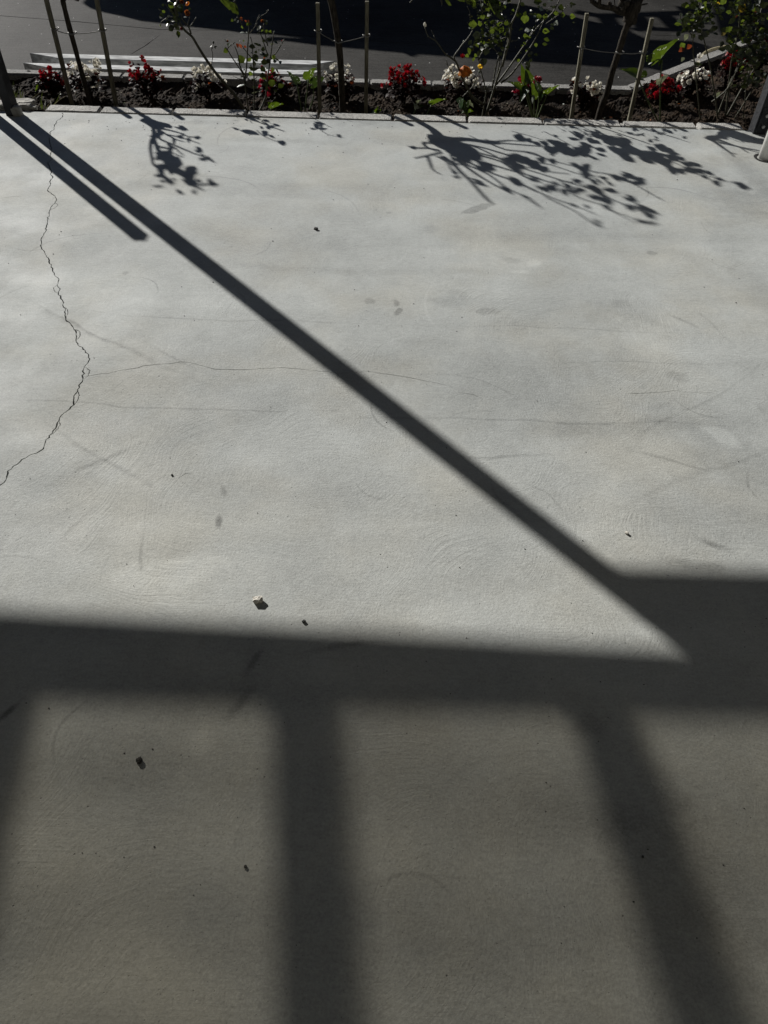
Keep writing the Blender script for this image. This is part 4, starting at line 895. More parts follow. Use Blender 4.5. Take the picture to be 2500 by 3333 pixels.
# ------------------------------------------------------------------ roses
RA = Zoom(480, 0, 6.636); RB = Zoom(700, 0, 5.82); RCz = Zoom(1360, 0, 5.53); RD = Zoom(1500, 0, 4.147); SRC = Zoom(0, 0, 1.0)
def canes(t, l, Y, Z, r0, r1, m='rose_cane', thorns=3, root=False, dy=0.0, mk=A):
    pts = [mk(*Z(*q), Y + dy * i / max(1, len(l) - 1)) for i, q in enumerate(l)]
    if root:
        d = pts[1] - pts[0]; k = (ZS - 0.02 - pts[0].z) / d.z if abs(d.z) > 1e-4 else -1
        if -4 < k < 0: pts = [pts[0] + d * k] + pts
        else: pts = [Vector((pts[0].x, pts[0].y, ZS - 0.02))] + pts
    return cane(t, pts, r0, r1, m, 'stem', thorns)
def rose_bloom(t, c, r, m, up_, seed=0, squash=1.0, name='flower'):
    """layered cup of petals round an axis"""
    rnd = random.Random(seed); bm = bmesh.new(); q = Vector(up_).to_track_quat('Z', 'Y').to_matrix()
    for l, (n, rr, cup) in enumerate([(5, 1.0, .55), (5, .85, .9), (4, .65, 1.3), (3, .4, 1.9)]):
        for k in range(n):
            a = 6.28318 * (k + .5 * l + rnd.uniform(-.2, .2)) / n
            petal(bm, Vector((0, 0, 0)), Vector((math.cos(a), math.sin(a), 0.25)).normalized(), Vector((0, 0, 1)), r * rr, r * .95 * rr, cup * rnd.uniform(.8, 1.2))
    bmesh.ops.scale(bm, vec=(1, 1, squash), verts=bm.verts)
    bmesh.ops.rotate(bm, cent=(0, 0, 0), matrix=q, verts=bm.verts); bmesh.ops.translate(bm, vec=c, verts=bm.verts)
    return obj(name, bm, m, t, smooth=True)
def bud(t, c, r, m, up_, h=1.4):
    bm = bmesh.new(); q = Vector(up_).to_track_quat('Z', 'Y').to_matrix()
    bmesh.ops.create_uvsphere(bm, u_segments=10, v_segments=7, radius=r)
    for v in bm.verts:
        z = v.co.z / r; v.co.z *= h; k = 1 - 0.25 * z + 0.10 * math.sin(3 * math.atan2(v.co.y, v.co.x)) * (0.5 + z / 2); v.co.x *= k; v.co.y *= k
    bmesh.ops.rotate(bm, cent=(0, 0, 0), matrix=q, verts=bm.verts); bmesh.ops.translate(bm, vec=c, verts=bm.verts)
    return obj('flower_bud', bm, m, t, smooth=True)
def rose(label, basepx, Y):
    p = A(*basepx, Y); return thing('rose_bush', label, 'rose', (p.x, Y, ZS), 'roses in the garden bed')

YA = 5.38
ra = rose('rose with one leaning thorny stem and orange blooms above the beams', (800, 366), YA)
canes(ra, [(800, 366), (765, 310), (715, 253), (686, 215), (658, 173), (638, 140), (625, 119), (605, 102), (591, 84), (578, 60), (570, 30), (576, 9), (590, -30)], YA, SRC, .0115, .005, thorns=12, root=True)
canes(ra, [(940, 730), (900, 600), (820, 500), (760, 420), (720, 300)], YA, RA, .006, .003, thorns=2); canes(ra, [(905, 580), (960, 520), (1010, 440), (1050, 370)], YA, RA, .003, .002, thorns=1); canes(ra, [(870, 540), (895, 450), (910, 370)], YA, RA, .003, .002, thorns=0)
canes(ra, [(600, 300), (520, 250), (440, 160), (390, 90)], YA, RA, .0035, .002, thorns=0); canes(ra, [(590, 380), (480, 360), (400, 400), (300, 470), (285, 560)], YA, RA, .0035, .002, thorns=0); canes(ra, [(720, 560), (600, 520), (480, 440)], YA, RA, .004, .002, thorns=0)
canes(ra, [(1370, 1430), (1400, 1300), (1410, 1150), (1385, 1060), (1420, 940)], YA, RA, .003, .002, thorns=1)
for q in [(250, 350, 350, 350, 110), (380, 280, 310, 220, 60), (560, 170, 450, 90, 110), (480, 200, 560, 260, 90), (770, 230, 690, 230, 110), (720, 110, 770, 200, 60), (650, 380, 720, 450, 60), (640, 660, 680, 820, 85), (880, 190, 950, 200, 40), (560, 110, 480, 60, 50)]: view_leaf(ra, q, RA, YA, 'rose_leaf')
for q in [(580, 560, 450, 640, 120), (560, 540, 680, 560, 100), (600, 560, 700, 660, 80), (470, 440, 400, 560, 60), (520, 260, 680, 340, 110), (560, 350, 680, 480, 110), (560, 620, 460, 660, 80), (440, 400, 380, 440, 40), (600, 150, 700, 260, 90)]: view_leaf(ra, q, RA, YA, 'shade_dark_leaf')
for q in [(500, 450, 610, 440, 45), (420, 370, 490, 330, 40), (262, 520, 300, 600, 30), (410, 570, 440, 500, 25), (640, 150, 715, 95, 14)]: view_leaf(ra, q, RA, YA, 'pale_glint_leaf', .02)
rose_bloom(ra, A(*RA(590, 5), YA), .022, 'orange_petal', (.1, -.3, 1), 1); rose_bloom(ra, A(*RA(835, 50), YA), .015, 'orange_petal', (.5, -.3, -.4), 2); rose_bloom(ra, A(*RA(740, 60), YA), .014, 'dry_petal', (.2, -.5, .5), 3)
rose_bloom(ra, A(*RA(850, 290), YA), .018, 'dry_petal', (.3, -.6, .3), 4); rose_bloom(ra, A(*RA(730, 630), YA), .010, 'red_petal', (.3, -.6, .3), 5)
bud(ra, A(*RA(1425, 910), YA), .006, 'shade_dark_leaf', (.1, 0, 1)); [view_leaf(ra, q, RA, YA, 'shade_dark_leaf', .01) for q in [(1420, 1000, 1355, 1010, 25), (1440, 1000, 1510, 1010, 30), (1430, 1010, 1480, 1060, 22), (1400, 1020, 1390, 1060, 24)]]
for q in [(60, 255, 170, 290, 25), (160, 295, 430, 350, 60), (440, 300, 530, 360, 70), (520, 350, 620, 395, 30), (640, 430, 770, 474, 60)]: shadow_leaf(ra, q, ZG, YA, 'rose_leaf', .06)
canes(ra, [(380, 290), (470, 370), (640, 440)], YA, ZG, .004, .003, thorns=0, mk=S)

YB = 5.42
rb = rose('open thorny rose bush with few leaves in front of the beams\' right half', (825, 372), YB)
for l, r0, r1, rt_ in [([(630, 2090), (600, 1850), (540, 1450), (480, 1320), (330, 1100), (230, 930), (195, 890)], .006, .003, 1), ([(560, 1480), (590, 1330), (610, 1050), (625, 800), (640, 550), (640, 400)], .006, .003, 0), ([(850, 2090), (960, 1830), (1000, 1450), (1050, 1100), (1080, 850), (1110, 620)], .0075, .003, 1),
                       ([(1000, 870), (960, 700), (930, 560), (920, 450)], .004, .003, 0), ([(740, 2100), (740, 1500), (720, 1150), (700, 800), (660, 690)], .005, .0025, 1), ([(740, 1150), (600, 990), (500, 850)], .0035, .002, 0), ([(1050, 1130), (1180, 970), (1260, 830), (1310, 740)], .0045, .003, 0),
                       ([(1010, 1050), (970, 960), (920, 800), (860, 640), (780, 470)], .0045, .0025, 0), ([(655, 630), (760, 500), (790, 390), (840, 280)], .003, .002, 0), ([(790, 390), (870, 305), (970, 250), (1015, 180)], .0025, .0018, 0), ([(560, 560), (430, 320), (400, 180), (380, 80), (378, -40)], .003, .002, 0),
                       ([(560, 1420), (470, 1250), (440, 1050), (370, 870)], .005, .003, 0), ([(590, 1450), (700, 1530), (830, 1420)], .004, .002, 0), ([(700, 1080), (760, 1120), (740, 1300)], .003, .002, 0), ([(520, 1500), (430, 1480), (340, 1435)], .002, .0015, 0), ([(1040, 1960), (1110, 1890), (1160, 1830)], .0025, .002, 0), ([(980, 820), (880, 680), (800, 540)], .003, .002, 0), ([(230, 930), (300, 850), (385, 800)], .003, .002, 0), ([(240, 800), (180, 740)], .002, .002, 0)]:
    canes(rb, l, YB + R_(-.04, .04), RB, r0, r1, thorns=5, root=bool(rt_))
for q in [(570, 1100, 420, 1150, 150), (240, 940, 160, 990, 100), (350, 370, 300, 400, 55), (360, 370, 400, 390, 50), (590, 450, 650, 480, 60), (650, 450, 690, 470, 40), (850, 480, 830, 560, 55), (920, 570, 870, 600, 30), (960, 560, 985, 640, 60), (1010, 590, 1070, 620, 60), (1100, 1030, 1110, 1140, 70), (620, 1400, 720, 1400, 80), (1090, 1270, 1085, 1380, 60), (1190, 1650, 1310, 1600, 90), (1000, 1580, 1170, 1560, 120), (880, 1460, 960, 1500, 70), (620, 1100, 670, 1170, 90), (505, 480, 525, 545, 35), (1020, 1400, 1060, 1450, 60), (240, 880, 290, 800, 50), (560, 770, 530, 790, 30)]: view_leaf(rb, q, RB, YB, 'rose_leaf')
for q in [(640, 870, 770, 900, 80), (740, 1020, 800, 1170, 110), (870, 930, 950, 940, 90), (850, 1030, 960, 1030, 70), (870, 1160, 1000, 1200, 110), (900, 1050, 1000, 1080, 60), (1220, 1150, 1250, 1215, 55), (1130, 1100, 1220, 1160, 30), (660, 1330, 840, 1290, 60), (730, 810, 880, 880, 40), (860, 1280, 960, 1360, 90), (980, 730, 1060, 770, 50), (840, 1450, 980, 1420, 90), (960, 1130, 1060, 1200, 80), (1100, 1170, 1170, 1150, 70), (900, 1550, 1000, 1640, 90), (720, 1150, 760, 1260, 60), (1100, 1700, 1180, 1740, 60), (1120, 780, 1190, 830, 40), (1090, 1430, 1200, 1400, 50), (1150, 1300, 1200, 1380, 30), (800, 1000, 740, 980, 50)]: view_leaf(rb, q, RB, YB, 'shade_dark_leaf')
for q in [(400, 820, 440, 910, 50), (460, 830, 510, 920, 45), (540, 880, 600, 900, 40), (920, 1080, 950, 1100, 50), (480, 350, 540, 400, 40), (560, 380, 600, 420, 30), (620, 370, 640, 440, 25)]: view_leaf(rb, q, RB, YB, 'red_rose_leaf')
for q in [(640, 850, 760, 855, 30), (1040, 840, 1120, 825, 40), (470, 625, 560, 610, 22), (410, 1650, 580, 1590, 26), (690, 1765, 860, 1725, 22), (820, 960, 840, 930, 30), (410, 440, 440, 380, 30), (960, 410, 1000, 390, 35), (580, 620, 620, 625, 24), (655, 1245, 705, 1230, 22)]: view_leaf(rb, q, RB, YB, 'pale_glint_leaf', .03)
rose_bloom(rb, A(*RB(890, 1270), YB), .009, 'pink_red_petal', (.2, -.7, .5), 7); rose_bloom(rb, A(*RB(500, 370), YB), .010, 'dry_petal', (0, -.3, .6), 8); rose_bloom(rb, A(*RB(900, 420), YB), .012, 'dry_petal', (0, -.4, .6), 9); rose_bloom(rb, A(*RB(1275, 780), YB), .006, 'red_petal', (0, -.5, .5), 10); rose_bloom(rb, A(*RB(240, 790), YB), .008, 'dry_petal', (0, -.5, .5), 11)
for q in [(1110, 180, 1270, 215, 35), (1110, 200, 1180, 290, 60), (1180, 230, 1230, 250, 40), (1060, 265, 1150, 285, 25), (1150, 260, 1300, 275, 30), (1400, 345, 1470, 390, 40)]: shadow_leaf(rb, q, ZG, YB, 'rose_leaf', .04)
canes(rb, [(1130, 230), (1200, 290), (1300, 350), (1400, 370), (1510, 390)], YB, ZG, .003, .002, thorns=0, mk=S)

YC = 5.42
rc = rose('big leafy rose bush with an orange and a small yellow bloom, middle of the bed', (1577, 384), YC)
for l, r0, r1, rt_ in [([(1160, 2120), (1200, 1850), (1230, 1650), (1150, 1330), (1110, 1150), (1090, 1000)], .006, .003, 1), ([(1220, 2080), (1330, 1750), (1420, 1450), (1500, 1200), (1560, 1000), (1640, 640), (1680, 450)], .009, .005, 1), ([(1340, 1580), (1400, 1230), (1470, 970)], .005, .004, 0), ([(1410, 1450), (1450, 1250), (1480, 1060)], .005, .004, 0),
                       ([(1190, 1880), (1000, 1750), (900, 1600), (800, 1400), (730, 1220), (680, 1100), (520, 990), (450, 910), (330, 740), (220, 680), (160, 600), (130, 490)], .009, .0025, 0), ([(690, 1120), (650, 1020), (740, 890), (800, 800), (900, 690), (980, 560), (1000, 510)], .005, .003, 0), ([(650, 1350), (540, 1180), (520, 1070)], .003, .002, 0), ([(540, 1180), (500, 1130)], .002, .002, 0),
                       ([(810, 1740), (940, 1610), (1020, 1510), (1090, 1310)], .004, .003, 0), ([(1220, 1700), (1260, 1560), (1300, 1520)], .003, .002, 0), ([(1260, 2010), (1330, 1960), (1380, 1910)], .004, .003, 0), ([(1180, 1960), (1000, 1800), (760, 1560), (640, 1500)], .003, .002, 0), ([(330, 740), (290, 640), (245, 545)], .002, .0015, 0), ([(1300, 1640), (1360, 1610), (1300, 1600)], .003, .002, 0)]:
    canes(rc, l, YC + R_(-.04, .04), RCz, r0, r1, thorns=9 if r0 > .004 else 2, root=bool(rt_))
for l, r0, r1 in [([(540, 1120), (690, 995), (880, 730), (1010, 520), (1090, 350), (1120, 280)], .007, .003), ([(480, 1140), (590, 995), (720, 810), (830, 650), (900, 550), (990, 360)], .007, .003), ([(560, 900), (600, 740), (660, 520), (680, 330), (740, 210), (800, 20), (840, -120)], .008, .005), ([(930, 500), (990, 420), (1130, 270), (1240, 170), (1330, 0), (1380, -120)], .005, .003), ([(1150, 320), (1280, 230), (1360, 170), (1450, 60)], .003, .002), ([(660, 550), (740, 550), (830, 510)], .003, .002), ([(470, 420), (450, 300), (560, 290), (660, 265)], .003, .002), ([(430, 640), (500, 720), (530, 820)], .003, .002), ([(400, 240), (360, 100), (340, 0)], .003, .002), ([(160, 390), (230, 340), (320, 260), (400, 230)], .003, .002), ([(250, 890), (245, 800), (300, 690), (400, 600), (560, 520), (640, 500)], .004, .003)]:
    canes(rc, l, YC + R_(-.03, .05), RD, r0, r1, thorns=6)
for q in [(105, 330, 225, 330, 105), (230, 330, 290, 320, 70), (300, 265, 290, 180, 60), (330, 240, 390, 210, 50), (400, 330, 460, 270, 50), (330, 360, 400, 350, 60), (270, 400, 320, 380, 50), (380, 420, 460, 420, 90), (480, 330, 570, 330, 55), (480, 410, 545, 360, 60), (525, 450, 580, 370, 60), (580, 310, 650, 320, 70), (420, 110, 540, 90, 90), (540, 100, 620, 100, 80), (310, 620, 380, 620, 40), (310, 30, 370, 10, 60), (380, 20, 440, 10, 50), (740, 210, 820, 190, 70), (860, 190, 865, 320, 100), (840, 180, 890, 200, 60), (975, 220, 1040, 200, 60), (1010, 230, 1100, 220, 70), (1100, 225, 1195, 220, 65), (980, 30, 1100, 20, 80), (1250, 170, 1330, 190, 60), (1340, 190, 1410, 210, 70), (1470, 230, 1550, 220, 70), (840, 490, 910, 480, 50), (1120, 520, 1200, 550, 50), (1100, 430, 1200, 420, 70), (260, 660, 310, 650, 60), (100, 640, 120, 740, 45), (240, 700, 280, 690, 50), (140, 650, 170, 670, 40), (450, 560, 510, 570, 60), (1310, 90, 1390, 120, 80), (1100, 590, 1170, 600, 40), (990, 610, 1040, 600, 50), (760, 830, 800, 800, 50), (400, 480, 450, 470, 40), (480, 470, 520, 520, 45), (560, 470, 620, 440, 40), (330, 110, 390, 150, 50), (270, 90, 300, 40, 40), (860, 520, 950, 500, 50), (440, 370, 500, 400, 50), (180, 760, 230, 740, 45), (60, 740, 110, 770, 50), (160, 830, 190, 770, 35), (690, 130, 720, 150, 35), (620, 20, 680, 10, 50), (840, 570, 880, 600, 35), (800, 640, 850, 610, 30), (870, 690, 920, 680, 30), (280, 560, 330, 600, 40), (200, 600, 240, 640, 40), (520, 350, 560, 300, 45)]: view_leaf(rc, q, RD, YC, 'rose_leaf', .07)
for q in [(160, 480, 280, 480, 110), (340, 640, 330, 750, 90), (300, 780, 310, 890, 90), (600, 420, 660, 400, 60), (640, 330, 680, 340, 70), (100, 560, 150, 590, 70), (230, 560, 300, 530, 60), (420, 520, 500, 500, 60), (380, 600, 440, 640, 70), (520, 560, 560, 640, 60), (480, 600, 540, 610, 50), (210, 720, 260, 740, 60), (900, 740, 960, 760, 50), (930, 800, 960, 830, 50), (890, 830, 920, 890, 60), (620, 470, 660, 500, 60), (700, 60, 760, 110, 60), (860, 80, 800, 30, 50), (1480, 60, 1490, 110, 25), (1200, 90, 1250, 95, 20), (330, 460, 380, 490, 60), (120, 620, 160, 640, 50)]: view_leaf(rc, q, RD, YC, 'shade_dark_leaf', .07)
for q in [(860, 410, 935, 410, 55), (1290, 270, 1305, 345, 45), (430, 35, 480, 10, 30), (540, 670, 580, 690, 24), (640, 40, 690, 15, 18), (570, 450, 640, 455, 14)]: view_leaf(rc, q, RD, YC, 'pale_glint_leaf', .03)
view_leaf(rc, (360, 550, 395, 550, 40), RD, YC, 'yellow_rose_leaf', .02)
rose_bloom(rc, A(*RCz(830, 1180), YC), .046, 'orange_petal', (.25, .25, -1), 21, 1.3); rose_bloom(rc, A(*RCz(805, 1050), YC), .016, 'red_petal', (-.1, -.2, 1), 22, 1.3); rose_bloom(rc, A(*RCz(875, 1215), YC + .03), .038, 'yellow_petal', (.2, .1, -1), 23, 1.2)
rose_bloom(rc, A(*RCz(1120, 1250), YC), .021, 'yellow_petal', (.1, -.2, 1), 24, 1.1); bm = bmesh.new(); rock(bm, A(*RCz(1110, 1290), YC - .004), (.007, .007, .007), 3, .2); obj('calyx', bm, 'green_stem', rc, smooth=True)
bud(rc, A(*RCz(130, 440), YC), .0095, 'white_petal', (-.2, 0, 1), 1.35); bud(rc, A(*RCz(825, 745), YC), .006, 'pale_glint_leaf', (.2, 0, 1), 1.4)
SE1 = [(830, 150, 900, 185, 30), (750, 205, 850, 225, 25), (840, 190, 960, 250, 60), (890, 275, 1050, 310, 35), (990, 235, 1110, 280, 50), (1000, 250, 1080, 310, 40), (1030, 330, 1180, 390, 50), (820, 340, 910, 385, 45), (720, 245, 790, 275, 25), (640, 300, 800, 370, 50), (700, 330, 850, 400, 60), (250, 250, 420, 330, 80), (380, 290, 480, 340, 50), (460, 330, 600, 380, 40), (560, 320, 690, 380, 50), (600, 400, 800, 460, 60), (700, 390, 850, 450, 70), (820, 390, 1000, 460, 80), (950, 400, 1150, 470, 70), (850, 450, 1050, 500, 60), (1000, 450, 1180, 500, 50), (1060, 395, 1190, 450, 60), (1200, 400, 1360, 450, 45), (1220, 460, 1370, 510, 30), (1120, 490, 1280, 550, 30), (950, 390, 1040, 420, 30), (1060, 165, 1160, 240, 50), (1100, 290, 1250, 350, 50), (1170, 210, 1300, 290, 60), (1250, 260, 1450, 330, 80), (1300, 300, 1480, 380, 80), (1400, 290, 1560, 360, 80), (1480, 280, 1650, 350, 50), (1350, 380, 1500, 450, 70), (1400, 420, 1600, 500, 80), (1500, 400, 1659, 470, 60), (1540, 360, 1659, 400, 50), (1500, 470, 1659, 560, 60), (1110, 280, 1200, 330, 40), (680, 470, 740, 500, 30)]
SE2 = [(0, 200, 140, 260, 70), (50, 160, 190, 230, 60), (0, 270, 140, 330, 60), (60, 330, 220, 420, 60), (100, 250, 300, 330, 80), (200, 300, 400, 360, 90), (250, 370, 430, 440, 50), (340, 250, 470, 300, 40), (420, 230, 600, 300, 75), (560, 315, 720, 345, 40), (380, 330, 560, 400, 90), (480, 390, 640, 450, 80), (560, 340, 720, 420, 60), (650, 360, 780, 410, 40), (700, 420, 900, 460, 50), (800, 430, 960, 480, 40), (560, 490, 700, 540, 60), (680, 490, 780, 550, 60), (740, 480, 880, 540, 60), (860, 490, 990, 550, 50), (960, 520, 1090, 570, 40), (910, 560, 1040, 610, 35), (1070, 590, 1200, 630, 35), (1040, 620, 1150, 670, 45), (1310, 650, 1480, 715, 55), (490, 430, 550, 455, 30), (300, 340, 560, 420, 60)]
for L_, Z_ in ((SE1, ZE), (SE2, ZF)):
    for q in L_:
        if min(Z_(q[0], q[1])[1], Z_(q[2], q[3])[1]) > 428:
            shadow_leaf(rc, q, Z_, YC, 'rose_leaf', .06)
            dx_, dy_ = R_(-.45, .45) * (q[2] - q[0]), R_(-.3, .3) * q[4]
            if q[4] > 42 and (q[0] > 560 or Z_ is ZF): shadow_leaf(rc, (q[0] + dx_, q[1] + dx_ * .3 + dy_, q[2] + dx_, q[3] + dx_ * .3 + dy_, q[4] * .8), Z_, YC, 'shade_dark_leaf', .06)
for l, Z_ in [([(240, 205), (480, 270), (700, 340)], ZE), ([(620, 210), (800, 300), (950, 380)], ZE), ([(1000, 175), (1200, 270), (1400, 340), (1600, 420)], ZE), ([(1330, 260), (1480, 270), (1659, 310)], ZE), ([(160, 280), (360, 340), (560, 390), (760, 480), (980, 560), (1200, 630), (1310, 650)], ZF)]:
    canes(rc, l, YC, Z_, .004, .003, thorns=0, mk=S)

def cloud(t, n, X, Y0, ylo, yhi, cx, rx_, m, Yd, size, seed, Z=ZR, dep=.12):
    rnd = random.Random(seed)
    for i in range(n):
        for _ in range(30):
            x = rnd.gauss(cx, rx_); y = rnd.uniform(ylo, yhi)
            if X[0] < x < X[1]: break
        a = rnd.uniform(-1.2, 1.2) + (3.14 if rnd.random() < .5 else 0); L = size * rnd.uniform(.6, 1.3)
        view_leaf(t, (x, y, x + L * math.cos(a), y + L * math.sin(a) * .8, L * rnd.uniform(.3, .75)), Z, Yd + rnd.uniform(-dep, dep), m, .02)
cloud(rc, 60, (60, 700), 0, 30, 720, 340, 170, 'shade_dark_leaf', YC, 62, 41, RD, .1); cloud(rc, 22, (100, 660), 0, 60, 640, 380, 150, 'rose_leaf', YC, 55, 42, RD, .1)
cloud(rc, 34, (700, 1560), 0, 0, 420, 1150, 230, 'shade_dark_leaf', YC, 55, 43, RD, .1); cloud(rc, 14, (740, 1100), 0, 380, 880, 900, 90, 'shade_dark_leaf', YC, 50, 44, RD, .06)
cloud(ra, 16, (270, 900), 0, 20, 560, 560, 150, 'shade_dark_leaf', YA, 90, 45, RA, .05); cloud(rb, 30, (420, 1150), 0, 380, 1750, 800, 190, 'shade_dark_leaf', YB, 75, 46, RB, .06)
rnd = random.Random(47)
for k in range(16):                                    # dry twigs in the crown
    x, y = rnd.uniform(120, 640), rnd.uniform(80, 700); a = rnd.uniform(-2.6, -.5); L = rnd.uniform(60, 150)
    canes(rc, [(x, y), (x + L * .5 * math.cos(a) + rnd.uniform(-12, 12), y + L * .5 * math.sin(a)), (x + L * math.cos(a), y + L * math.sin(a))], YC + rnd.uniform(-.06, .06), RD, .0022, .0014, thorns=0)
YD = 5.55
rd = rose('leafy rose on two thin bare stems beside the white begonia at the kerb bend', (2275, 372), YD)
for l, r0, r1, k in [([(660, 1400), (650, 1300), (630, 1100), (600, 800), (575, 600), (575, 420), (560, 250)], .0055, .003, 1), ([(850, 1230), (840, 1150), (810, 950), (760, 700), (700, 450), (680, 350), (690, 200)], .006, .003, 1), ([(560, 420), (480, 330), (430, 230), (420, 160)], .003, .002, 0), ([(690, 300), (620, 200), (530, 160), (480, 220)], .003, .002, 0), ([(690, 230), (760, 120), (820, 20)], .004, .003, 0), ([(680, 260), (640, 90), (690, -60)], .004, .003, 0)]:
    canes(rd, l, YD, ZR, r0, r1, thorns=5, root=bool(k))
cloud(rd, 46, (430, 900), 0, -10, 300, 650, 110, 'rose_leaf', YD, 70, 1); cloud(rd, 70, (430, 900), 0, 0, 420, 660, 120, 'shade_dark_leaf', YD, 84, 2); cloud(rd, 12, (450, 800), 0, 60, 260, 600, 90, 'pale_glint_leaf', YD, 32, 3)
for q, m_ in [((350, 290, 440, 295, 40), 'rose_leaf'), ((480, 520, 420, 590, 60), 'rose_leaf'), ((520, 410, 470, 490, 50), 'pale_glint_leaf'), ((475, 690, 430, 740, 35), 'pale_glint_leaf'), ((430, 380, 380, 440, 60), 'shade_dark_leaf'), ((520, 320, 430, 400, 45), 'rose_leaf'), ((560, 540, 500, 590, 50), 'red_rose_leaf'), ((480, 580, 400, 620, 50), 'red_rose_leaf'), ((640, 420, 690, 490, 60), 'shade_dark_leaf'), ((590, 760, 690, 780, 40), 'shade_dark_leaf'), ((910, 430, 970, 390, 40), 'yellow_rose_leaf'), ((970, 390, 1020, 310, 40), 'rose_leaf'), ((420, 150, 440, 200, 30), 'shade_dark_leaf')]: view_leaf(rd, q, ZR, YD, m_, .02)
YE = 5.62
re_ = rose('dense dark rose bush with glossy leaves beside the bolted right post', (2400, 380), YE)
for l, r0, r1, k in [([(880, 1360), (960, 1150), (1040, 950), (1180, 680), (1290, 450), (1340, 330), (1400, 100)], .0075, .004, 1), ([(1090, 1200), (1190, 1020), (1300, 850), (1400, 600), (1450, 400)], .0085, .005, 1), ([(1000, 1080), (1040, 720), (1120, 400), (1140, 100), (1150, -60)], .006, .003, 1), ([(1220, 1190), (1300, 1060), (1320, 990)], .005, .003, 1), ([(800, 1225), (900, 1150), (1000, 1050), (1100, 850), (1230, 600)], .006, .003, 0), ([(1030, 1050), (1120, 1040), (1180, 1000)], .004, .002, 0), ([(1200, 1200), (1220, 1000), (1250, 850)], .004, .003, 1), ([(1150, 780), (1230, 700), (1320, 660), (1420, 640)], .004, .002, 0), ([(1130, 560), (1180, 640), (1200, 680)], .003, .002, 0)]:
    canes(re_, l, YE + R_(-.05, .05), ZR, r0, r1, thorns=6, root=bool(k))
cloud(re_, 130, (900, 1520), 0, -20, 700, 1250, 150, 'shade_dark_leaf', YE, 98, 4); cloud(re_, 48, (900, 1520), 0, -10, 520, 1180, 160, 'rose_leaf', YE, 84, 5); cloud(re_, 66, (1080, 1520), 0, 560, 1050, 1300, 110, 'shade_dark_leaf', YE, 80, 6)
cloud(re_, 26, (950, 1520), 0, 40, 700, 1280, 140, 'pale_glint_leaf', YE, 38, 7); cloud(re_, 10, (1050, 1500), 0, 100, 500, 1300, 120, 'red_rose_leaf', YE, 50, 8); cloud(re_, 16, (1050, 1500), 0, 700, 1050, 1230, 110, 'rose_leaf', YE, 48, 9)
for q, m_ in [((1130, 150, 1200, 40, 90), 'yellow_rose_leaf'), ((850, 45, 905, 45, 30), 'yellow_rose_leaf'), ((1350, 200, 1400, 150, 30), 'pale_glint_leaf'), ((1015, 1040, 1050, 970, 30), 'pale_glint_leaf'), ((860, 1170, 900, 1100, 36), 'pale_glint_leaf'), ((1170, 320, 1240, 240, 30), 'pale_glint_leaf')]: view_leaf(re_, q, ZR, YE, m_, .02)
rose_bloom(re_, A(*ZR(1445, 490), YE), .014, 'pink_red_petal', (0, -.5, .6), 31); rose_bloom(re_, A(*ZR(1370, 530), YE + .02), .016, 'white_petal', (-.1, -.3, .8), 32)

# ------------------------------------------------------------------ arums
ARP = [(-0.20, 0.30, 0.62), (-0.08, 0.10, 0.92), (0.06, 0.0, 1.0), (0.24, 0.0, 0.90), (0.42, 0, 0.72), (0.60, 0, 0.52), (0.78, 0, 0.30), (0.90, 0, 0.13)]
def arum_leaf(t, Z, Y, base, tip, wd, m='arum_leaf', dyb=0.0, dyt=0.0, tw=0.02, stem=None, seed=0):
    b_, e = A(*Z(*base), Y + dyb), A(*Z(*tip), Y + dyt)
    dx, dy = tip[0] - base[0], tip[1] - base[1]; L = math.hypot(dx, dy); s = wd / 2; mx, my = (base[0] + tip[0]) / 2, (base[1] + tip[1]) / 2
    ym = Y + (dyb + dyt) / 2
    hw = A(*Z(mx - dy / L * s, my + dx / L * s), ym + tw) - A(*Z(mx, my), ym)
    ax = e - b_; n = ax.cross(hw).normalized()
    if n.z < 0: n = -n
    bm = bmesh.new(); rows = []; W = hw.length
    for i, (t_, inn, s_) in enumerate(ARP):
        wv = 0.10 * math.sin(i * 2.1 + seed); wv2 = 0.10 * math.sin(i * 1.7 + seed * 2 + 1)
        c = b_ + ax * max(t_, 0) - n * (0.14 * ax.length * (t_ - .35) ** 2); o = b_ + ax * t_
        up_ = n * W * 0.28
        rows.append([bm.verts.new(o - hw * s_ * (1 + wv) + up_ * (s_ + 2.2 * wv)), bm.verts.new((o - hw * s_ * .5) + up_ * .3 * s_), bm.verts.new(c), bm.verts.new(o + hw * s_ * .5 + up_ * .3 * s_), bm.verts.new(o + hw * s_ * (1 + wv2) + up_ * (s_ + 2.2 * wv2))])
    tp = bm.verts.new(e - n * 0.06 * ax.length)
    for a, c in zip(rows, rows[1:]):
        for k in range(4): bm.faces.new((a[k], a[k + 1], c[k + 1], c[k]))
    for k in range(4): bm.faces.new((rows[-1][k], rows[-1][k + 1], tp))
    bmesh.ops.subdivide_edges(bm, edges=bm.edges[:], cuts=1, use_grid_fill=True, smooth=0.3)
    o = obj('leaf', bm, m, t, smooth=True)
    if stem:
        pts = [A(*Z(*q), Y + dyb * (1 - i / len(stem))) for i, q in enumerate(stem)]
        g = pts[-1]; pts.append(Vector((g.x + (g.x - pts[-2].x) * .3 if len(pts) > 1 else g.x, g.y, ZS - .02)))
        cane(t, [b_] + pts, .004, .0055, 'green_stem', 'stalk')
    return o
def arum(label, px, Y):
    p = A(*px, Y); return thing('arum_lily', label, 'plant', (p.x, Y, ZS), 'arum lilies among the roses')
P2 = Zoom(1640, 200, 7.54)
a1 = arum('arum with spotted leaves standing left of the middle tree\'s left stake', (990, 365), 5.46)
